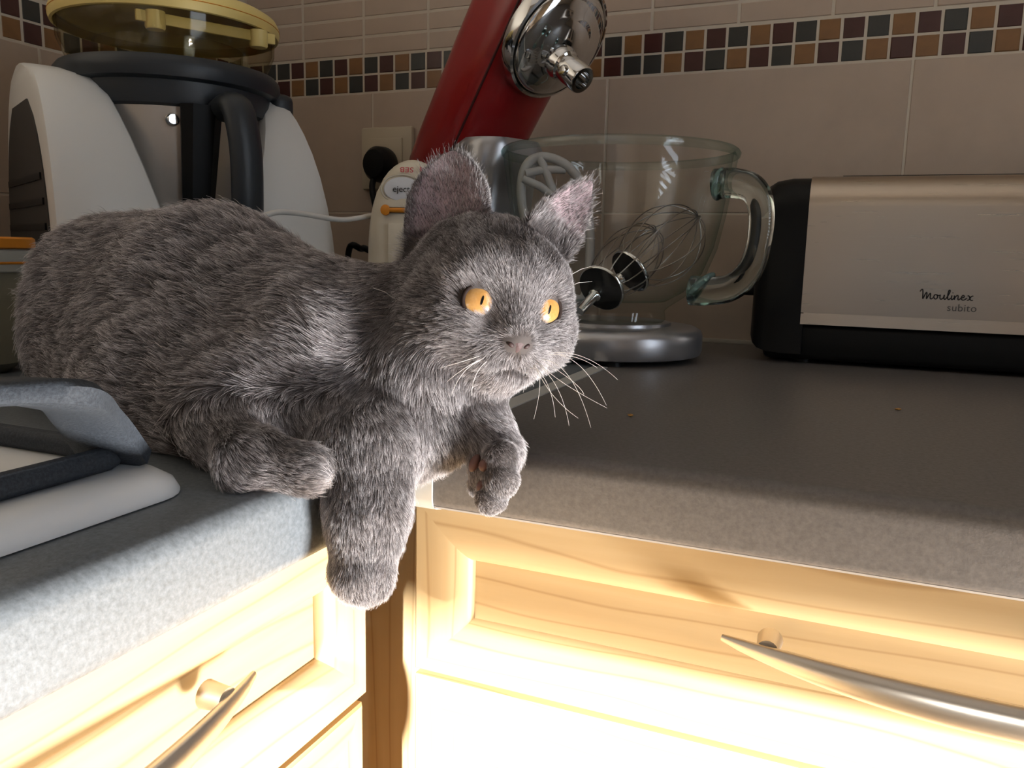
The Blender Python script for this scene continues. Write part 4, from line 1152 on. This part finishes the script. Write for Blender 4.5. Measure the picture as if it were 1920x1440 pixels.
# --- per vertex fur flow, length, and skin tone
flow = np.zeros_like(VB); wsum = np.zeros(len(VB)); lnv = np.zeros(len(VB)); stv = np.zeros(len(VB))
hl_ = to_head(VB)
nose_c = np.array([47.0, 0, -20.0])
hv = hl_-nose_c
hf = np.stack([hv[:, 0]*1.0, hv[:, 1], hv[:, 2]], 1); hf /= np.maximum(np.linalg.norm(hf, axis=1, keepdims=True), 1e-6)
head_flow = hf@HR3
for p in PR:
    d = np.maximum(sd_prim(p, VB), 0); w = np.exp(-d/0.0045)
    fl = head_flow if p['flow'] is None else p['flow'][None]
    flow += w[:, None]*fl; wsum += w; lnv += w*p['ln']; stv += w*p['st']
lnv /= np.maximum(wsum, 1e-9); stv /= np.maximum(wsum, 1e-9)
lnv = np.where(wsum < 1e-6, 0.004, lnv)
inner = np.zeros(len(VB)); earw = np.zeros(len(VB))
for E in EARS:
    d = ear_sdf(E, VB); q = VB-E['o']; h = (q@E['up'])/E['H']
    w = np.clip(1.6-np.abs(d)/0.0022, 0, 1)*np.clip((h-0.02)/0.10, 0, 1)
    x = np.abs(q@E['sd'])/np.maximum(ear_profile(E, q@E['up']), 1e-4)
    fac = NB@E['fc']
    earw = np.maximum(earw, w)
    inn = w*np.clip((fac-0.10)/0.3, 0, 1)*np.clip((1.0-x)/0.25, 0, 1)
    inner = np.maximum(inner, inn)
    ef = E['up'][None]*0.8+(q@E['sd'])[:, None]*E['sd'][None]*30
    flow = flow*(1-w[:, None])+ef*w[:, None]*3
    lnv = lnv*(1-w)+0.0026*w; stv = stv*(1-w)+0.3*w
T = flow-NB*np.sum(flow*NB, 1, keepdims=True)
T /= np.maximum(np.linalg.norm(T, axis=1, keepdims=True), 1e-9)

kit = thing('kitten', (float(belly[0]), float(belly[1]), ZT), 'grey short-haired kitten with amber eyes lying across the worktop corner, paws dangling', 'kitten')
KO = np.array(kit.location)
me = bpy.data.meshes.new('body')
me.from_pydata((VB-KO).tolist(), [], QB.tolist())
me.shade_smooth()
at = me.attributes.new('pink', 'FLOAT', 'POINT'); at.data.foreach_set('value', inner.astype(np.float32))
m = bpy.data.materials.new('kitten_undercoat'); m.use_nodes = True
nt = m.node_tree; b = nt.nodes['Principled BSDF']; b.inputs['Roughness'].default_value = 0.75; b.inputs['Specular IOR Level'].default_value = 0.15
an = nt.nodes.new('ShaderNodeAttribute'); an.attribute_name = 'pink'
mx = nt.nodes.new('ShaderNodeMix'); mx.data_type = 'RGBA'
mx.inputs['A'].default_value = (0.070, 0.060, 0.058, 1); mx.inputs['B'].default_value = (0.44, 0.33, 0.36, 1)
nt.links.new(an.outputs['Fac'], mx.inputs['Factor']); nt.links.new(mx.outputs['Result'], b.inputs['Base Color'])
b.inputs['Subsurface Weight'].default_value = 0.0
body = link('body', me, m, kit)

# --- eyes
def iris_material():
    m = bpy.data.materials.new('amber_iris'); m.use_nodes = True
    nt = m.node_tree; N = nt.nodes; L = nt.links; b = N['Principled BSDF']
    b.inputs['Roughness'].default_value = 0.25; b.inputs['Coat Weight'].default_value = 1.0; b.inputs['Coat Roughness'].default_value = 0.02
    tc = N.new('ShaderNodeTexCoord'); sp = N.new('ShaderNodeSeparateXYZ'); L.new(tc.outputs['Object'], sp.inputs[0])
    # radius from the gaze axis (object z) in millimetres
    vl = N.new('ShaderNodeCombineXYZ'); L.new(sp.outputs[0], vl.inputs[0]); L.new(sp.outputs[1], vl.inputs[1])
    ln = N.new('ShaderNodeVectorMath'); ln.operation = 'LENGTH'; L.new(vl.outputs[0], ln.inputs[0])
    mr = N.new('ShaderNodeMapRange'); mr.inputs['From Min'].default_value = 0.0; mr.inputs['From Max'].default_value = 0.0082
    L.new(ln.outputs['Value'], mr.inputs['Value'])
    rp = N.new('ShaderNodeValToRGB'); e = rp.color_ramp.elements
    e[0].position = 0.0; e[0].color = (0.47, 0.245, 0.075, 1); e[1].position = 0.85; e[1].color = (0.50, 0.285, 0.095, 1)
    k = e.new(0.93); k.color = (0.40, 0.30, 0.10, 1); k = e.new(1.0); k.color = (0.02, 0.02, 0.02, 1)
    L.new(mr.outputs['Result'], rp.inputs['Fac'])
    nz = N.new('ShaderNodeTexNoise'); nz.inputs['Scale'].default_value = 900; L.new(tc.outputs['Object'], nz.inputs['Vector'])
    mx = N.new('ShaderNodeMix'); mx.data_type = 'RGBA'; mx.blend_type = 'MULTIPLY'; mx.inputs['B'].default_value = (0.72, 0.62, 0.5, 1)
    L.new(nz.outputs['Fac'], mx.inputs['Factor']); L.new(rp.outputs['Color'], mx.inputs['A']); L.new(mx.outputs['Result'], b.inputs['Base Color'])
    return m
M_iris = iris_material()
M_pupil = mat('pupil_black', (0.003, 0.003, 0.003), 0.25, spec=0.3)
M_rim = mat('eyelid_rim', (0.022, 0.014, 0.012), 0.7, spec=0.12)
M_nose = mat('nose_leather', (0.085, 0.056, 0.058), 0.55, spec=0.3, bump=0.3, scale=900)
for s, ec in zip((-1, 1), EYES):
    g = nrm(Fh+s*0.20*Rh+0.04*Uh)
    q = Vector(g).to_track_quat('Z', 'Y').to_matrix()
    zx = np.array(q.col[0]); zy = np.array(q.col[1])
    upv = nrm(Uh-g*np.dot(Uh, g)); sdv = np.cross(upv, g)
    Me = basis(sdv, upv, g, ec-KO)
    bm = bmesh.new(); bmesh.ops.create_uvsphere(bm, u_segments=48, v_segments=32, radius=EYE_R*0.001)
    e = from_bm('eye', bm, M_iris, kit, True, 180); e.matrix_local = Me
    e['label'] = 'round amber eye'
    # slit pupil lying on the eyeball
    gz = nrm(np.array([0.02-s*0.04, 0.02, 1.0]))
    bm = bmesh.new(); nn2 = 24; rows = []; rr2 = EYE_R*0.001+0.00007
    for q_ in (1.0, 0.7, 0.35, 0.0):
        row = []
        for k in range(nn2 if q_ > 0 else 1):
            a = 2*PI*k/nn2; lx_ = 0.00062*q_*math.cos(a); ly_ = 0.0023*q_*math.sin(a)
            px_ = lx_+gz[0]*0.0115+ly_*0.18; py_ = ly_+gz[1]*0.0115
            row.append(bm.verts.new((px_, py_, math.sqrt(rr2*rr2-px_*px_-py_*py_))))
        rows.append(row)
    for A_, B_ in zip(rows, rows[1:]):
        for k in range(nn2):
            k2 = (k+1) % nn2
            if len(B_) > 1: bm.faces.new((A_[k], A_[k2], B_[k2], B_[k]))
            else: bm.faces.new((A_[k], A_[k2], B_[0]))
    from_bm('pupil', bm, M_pupil, e, True, 180)
    # lid rim: ring where the eyeball leaves the fur
    rc = 0.0078; pts = []
    for k in range(48):
        a = 2*PI*k/48
        rx_ = rc*(1.0+0.10*max(0, math.cos(a)*(-s))**6*1.0); ry_ = rc*(0.97 if math.sin(a) > 0 else 1.0)
        px_, py_ = rx_*math.cos(a), ry_*math.sin(a)
        pts.append((px_, py_, math.sqrt(max(1e-9, (EYE_R*0.001)**2-min(px_*px_+py_*py_, 0.99*(EYE_R*0.001)**2)))+0.0002))
    tube('eyelid', pts, 0.00110, M_rim, e, 8, True)
# nose leather: rounded triangle with nostrils
bm = bmesh.new(); bmesh.ops.create_icosphere(bm, subdivisions=4, radius=1.0)
for v in bm.verts:
    x, y, z = v.co
    wz = 0.62+0.38*(z*0.5+0.5) if z < 0.5 else 1.0
    loc = HL(46.4+3.8*x-1.2*y*y+0.6*z, 7.0*y*wz*(1.0 if z > -0.2 else 0.75), -20.6+4.7*z)
    v.co = Vector(loc-KO)
nose_o = from_bm('nose', bm, M_nose, kit, True, 180)
nose_o['label'] = 'mauve grey nose leather'
for s in (-1, 1):
    bm = bmesh.new(); bmesh.ops.create_icosphere(bm, subdivisions=2, radius=1.0)
    for v in bm.verts: v.co = Vector(HL(49.0+0.9*v.co.x-abs(v.co.y)*0.2, s*3.9+1.7*v.co.y, -21.6+1.2*v.co.z+s*0.5*v.co.y)-KO)
    from_bm('nostril', bm, mat('nostril_dark', (0.03, 0.012, 0.012), 0.6), nose_o, True, 180)
# paw pads of the drooping paw
M_pad = mat('paw_pad', (0.13, 0.060, 0.048), 0.5)
for px, py, d_, rr_ in ((908, 872, 0.3890, (2.7, 3.2, 2.4)), (902, 911, 0.3900, (2.2, 3.0, 2.2)), (890, 868, 0.3925, (2.4, 4.6, 2.6))):
    bm = bmesh.new(); bmesh.ops.create_icosphere(bm, subdivisions=3, radius=0.001)
    c_ = U(px, py, d_)-KO
    for v in bm.verts:
        a = math.radians(-25)
        x, y = v.co.x*rr_[0], v.co.y*rr_[1]; x, y = x*math.cos(a)-y*math.sin(a), x*math.sin(a)+y*math.cos(a)
        v.co = Vector(c_+CR*x+CU*y-CF*(v.co.z*rr_[2]))
    from_bm('paw_pad', bm, M_pad, kit, True, 180)
# whiskers
M_whisk = mat('whisker', (0.72, 0.68, 0.66), 0.35)
wl = [((1020, 664), (1090, 668), (1158, 712), 0.394), ((1018, 668), (1080, 680), (1137, 760), 0.392), ((1012, 674), (1066, 705), (1108, 802), 0.388), ((1008, 676), (1052, 715), (1138, 765), 0.390),
      ((1006, 680), (1045, 728), (1067, 798), 0.386), ((1000, 686), (1028, 724), (1041, 782), 0.384), ((1016, 666), (1072, 668), (1120, 690), 0.395), ((994, 690), (1012, 712), (1001, 786), 0.383),
      ((1010, 672), (1070, 712), (1095, 740), 0.391), ((1003, 684), (1036, 740), (1084, 784), 0.386),
      ((900, 676), (868, 700), (846, 742), 0.372), ((906, 672), (872, 690), (838, 716), 0.372), ((912, 678), (892, 704), (884, 742), 0.371), ((898, 668), (860, 680), (825, 690), 0.373)]
for a, b_, c_, d_ in wl:
    Pa, Pb, Pc = U(*a, d_), U(*b_, d_-0.004), U(*c_, d_-0.002); Pb = 2*Pb-(Pa+Pc)/2
    P = [Pa*(1-t)**2+Pb*2*t*(1-t)+Pc*t*t for t in [k/14 for k in range(15)]]
    tube('whisker', [p-KO for p in P], [0.00014*(1-0.8*i/(len(P)-1))+0.00002 for i in range(len(P))], M_whisk, kit, 5)
for a, b_, d_ in (((1062, 520), (1118, 497), 0.412), ((1060, 540), (1110, 528), 0.412), ((700, 540), (742, 562), 0.40)):
    tube('whisker', [U(*a, d_)-KO, U((a[0]+b_[0])/2, (a[1]+b_[1])/2-4, d_)-KO, U(*b_, d_)-KO], [0.00014, 0.0001, 0.00004], M_whisk, kit, 5)

# --- fur: one hair curves object on the body
def fur_material():
    m = bpy.data.materials.new('grey_fur'); m.use_nodes = True
    nt = m.node_tree; N = nt.nodes; L = nt.links
    N.remove(N['Principled BSDF'])
    hi_ = N.new('ShaderNodeHairInfo')
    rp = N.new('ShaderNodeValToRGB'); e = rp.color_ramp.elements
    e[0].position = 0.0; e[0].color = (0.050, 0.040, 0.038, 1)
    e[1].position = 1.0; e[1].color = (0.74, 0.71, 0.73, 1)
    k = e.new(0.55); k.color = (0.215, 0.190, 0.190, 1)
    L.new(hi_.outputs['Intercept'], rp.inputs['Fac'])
    an = N.new('ShaderNodeAttribute'); an.attribute_name = 'tone'
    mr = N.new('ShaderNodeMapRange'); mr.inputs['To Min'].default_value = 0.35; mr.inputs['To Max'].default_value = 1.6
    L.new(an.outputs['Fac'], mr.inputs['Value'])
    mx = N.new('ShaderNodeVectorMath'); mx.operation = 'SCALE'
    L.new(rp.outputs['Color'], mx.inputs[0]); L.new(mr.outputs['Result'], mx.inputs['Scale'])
    df = N.new('ShaderNodeBsdfDiffuse'); L.new(mx.outputs[0], df.inputs['Color'])
    gl = N.new('ShaderNodeBsdfGlossy'); gl.inputs['Roughness'].default_value = 0.5; gl.inputs['Color'].default_value = (0.8, 0.8, 0.85, 1)
    tr = N.new('ShaderNodeBsdfTranslucent'); L.new(mx.outputs[0], tr.inputs['Color'])
    m1 = N.new('ShaderNodeMixShader'); m1.inputs[0].default_value = 0.30; L.new(df.outputs[0], m1.inputs[1]); L.new(tr.outputs[0], m1.inputs[2])
    m2 = N.new('ShaderNodeMixShader'); m2.inputs[0].default_value = 0.045; L.new(m1.outputs[0], m2.inputs[1]); L.new(gl.outputs[0], m2.inputs[2])
    L.new(m2.outputs[0], N['Material Output'].inputs['Surface'])
    return m
TR = np.concatenate([QB[:, [0, 1, 2]], QB[:, [0, 2, 3]]])
ar = 0.5*np.linalg.norm(np.cross(VB[TR[:, 1]]-VB[TR[:, 0]], VB[TR[:, 2]]-VB[TR[:, 0]]), axis=1)
# density: denser where the coat is short; none on eyes, nose leather or the underside pressed on the worktop
dens = np.clip(0.0080/np.maximum(lnv, 0.003), 0.6, 2.0)
dens *= 1-0.75*inner
for ec in EYES: dens *= (np.linalg.norm(VB-ec, axis=1) > EYE_R*0.001+0.0004)
nq = hl_-np.array([46.5, 0, -20.6]); dens *= ((nq[:, 0]/6)**2+(nq[:, 1]/7.0)**2+(nq[:, 2]/5.0)**2 > 1)
dens *= np.where((worktop_solid(VB[:, 0], VB[:, 1], VB[:, 2]) < 0.0006) & (NB[:, 2] < -0.5), 0.0, 1.0)
front = np.clip((NB@(-CF))*0.8+0.75, 0.25, 1.0); dens *= front
wt = ar*dens[TR].mean(1); cw = np.cumsum(wt); cw /= cw[-1]
NH = 330000
ti = np.searchsorted(cw, rng.random(NH)); u1, u2 = rng.random(NH), rng.random(NH)
fl_ = u1+u2 > 1; u1[fl_] = 1-u1[fl_]; u2[fl_] = 1-u2[fl_]
bw = np.stack([1-u1-u2, u1, u2], 1)
def samp(A): return np.einsum('ij,ij...->i...', bw, A[TR[ti]]) if A.ndim > 1 else np.sum(bw*A[TR[ti]], 1)
RP = samp(VB); RN = samp(NB); RN /= np.linalg.norm(RN, axis=1, keepdims=True)
RT = samp(T); RL = samp(lnv); RS = samp(stv); RI = samp(inner)
# gentle clumping: neighbours lean together through a low frequency wobble
ph = RP*np.array([210.0, 190.0, 230.0])
wob = np.stack([np.sin(ph[:, 0]+2.1*np.sin(ph[:, 1])), np.sin(ph[:, 1]+1.7*np.sin(ph[:, 2])), np.sin(ph[:, 2]+1.9*np.sin(ph[:, 0]))], 1)
RB = np.cross(RN, RT)
ang = 0.16*wob[:, 0]+rng.normal(0, 0.14, NH)
TD = RT*np.cos(ang)[:, None]+RB*np.sin(ang)[:, None]
TD -= RN*np.sum(TD*RN, 1, keepdims=True); TD /= np.maximum(np.linalg.norm(TD, axis=1, keepdims=True), 1e-9)
guard = rng.random(NH) < np.where(RL > 0.009, 0.17, 0.08)
ln_ = RL*np.clip(rng.normal(0.92, 0.16, NH), 0.5, 1.4)*np.where(guard, 1.32, 1.0)
lift = np.clip(RS+0.14*wob[:, 1]*0.6+rng.normal(0, 0.09, NH), 0.10, 1.0)
lift = np.where(RI > 0.4, lift+0.35, lift); ln_ = np.where(RI > 0.4, ln_*1.4, ln_)
wisp = (RI > 0.35) & (rng.random(NH) < 0.22); ln_ = np.where(wisp, 0.0085*rng.uniform(0.6, 1.3, NH), ln_)
NP_ = 5; pos = np.zeros((NH, NP_, 3)); rad_ = np.zeros((NH, NP_))
for k in range(NP_):
    t = k/(NP_-1)
    up_ = lift*(t*(1-0.35*t))+0.10*t*(1-t)
    al = np.sqrt(np.maximum(0.05, 1-lift**2))*t*(0.75+0.25*t)
    pos[:, k] = RP-RN*0.0004*(1-t)+RN*(ln_*up_)[:, None]+TD*(ln_*al)[:, None]+wob*(0.0006*t*t)
    pos[:, k, 2] -= 0.0010*t*t*ln_/0.010
    rad_[:, k] = np.where(guard & (RL > 0.009), 0.000150, np.where(guard, 0.000090, 0.000060))*(1.0-0.82*t)+0.000004
pos[:, 1:, 2] = np.where((worktop_solid(pos[:, 1:, 0], pos[:, 1:, 1], pos[:, 1:, 2]) < 0), np.maximum(pos[:, 1:, 2], ZT+0.0005), pos[:, 1:, 2])
# locks: neighbouring hairs draw together towards the tip of the nearest leading hair
from mathutils import kdtree
NC = 26000
ci = rng.choice(NH, NC, replace=False)
kd = kdtree.KDTree(NC)
for j, c_ in enumerate(RP[ci]): kd.insert(c_, j)
kd.balance()
near = np.array([kd.find(p)[1] for p in RP])
lead = ci[near]
same = np.einsum('ij,ij->i', RN, RN[lead]) > 0.5
cst = np.where(RL > 0.009, 0.62, np.where(RL > 0.005, 0.42, 0.25))*same*np.where(rng.random(NH) < 0.12, 0.15, 1.0)
for k in range(1, NP_):
    t = k/(NP_-1); f_ = (cst*t**1.3)[:, None]
    target = pos[lead, k]+(RP-RP[lead])*0.25
    pos[:, k] = pos[:, k]*(1-f_)+target*f_
lock_tone = rng.normal(0, 1, NH)[lead]
# hairs stay off the eyeballs
for ec in EYES:
    dv = pos-ec; dn = np.linalg.norm(dv, axis=2, keepdims=True); rr3 = EYE_R*0.001+0.0005
    pos = np.where(dn < rr3, ec+dv/np.maximum(dn, 1e-9)*rr3, pos)
hc = bpy.data.hair_curves.new('fur')
hc.add_curves([NP_]*NH)
hc.attributes['position'].data.foreach_set('vector', (pos-KO).astype(np.float32).ravel())
ra = hc.attributes.get('radius') or hc.attributes.new('radius', 'FLOAT', 'POINT')
ra.data.foreach_set('value', rad_.astype(np.float32).ravel())
tone = np.clip(0.42+0.18*wob[:, 2]*0.6+0.13*lock_tone+rng.normal(0, 0.13, NH)+np.where(guard, 0.6, 0), 0, 1)
rh = to_head(RP); hw_ = np.clip(1-np.abs(np.linalg.norm(RP-HC, axis=1)-0.045)/0.02, 0, 1)*(rh[:, 0] > 0)
fore = hw_*np.clip((rh[:, 2]-6)/10, 0, 1)
tone += fore*0.13*np.cos(rh[:, 1]*0.85)-fore*0.03
tone += 0.16*hw_*np.clip((-rh[:, 2]-18)/8, 0, 1)*np.clip((rh[:, 0]-15)/15, 0, 1)
for s_, ec in zip((-1, 1), EYES):
    ic = ec-s_*Rh*0.0088-Uh*0.0058+Fh*0.006
    tone -= 0.75*np.clip(1-np.linalg.norm(RP-ic, axis=1)/0.0050, 0, 1)
    de = np.linalg.norm(RP-ec, axis=1); tone += 0.12*np.clip(1-np.abs(de-0.0135)/0.004, 0, 1)
tone = np.clip(tone, 0, 1.2)
ta = hc.attributes.new('tone', 'FLOAT', 'CURVE'); ta.data.foreach_set('value', tone.astype(np.float32))
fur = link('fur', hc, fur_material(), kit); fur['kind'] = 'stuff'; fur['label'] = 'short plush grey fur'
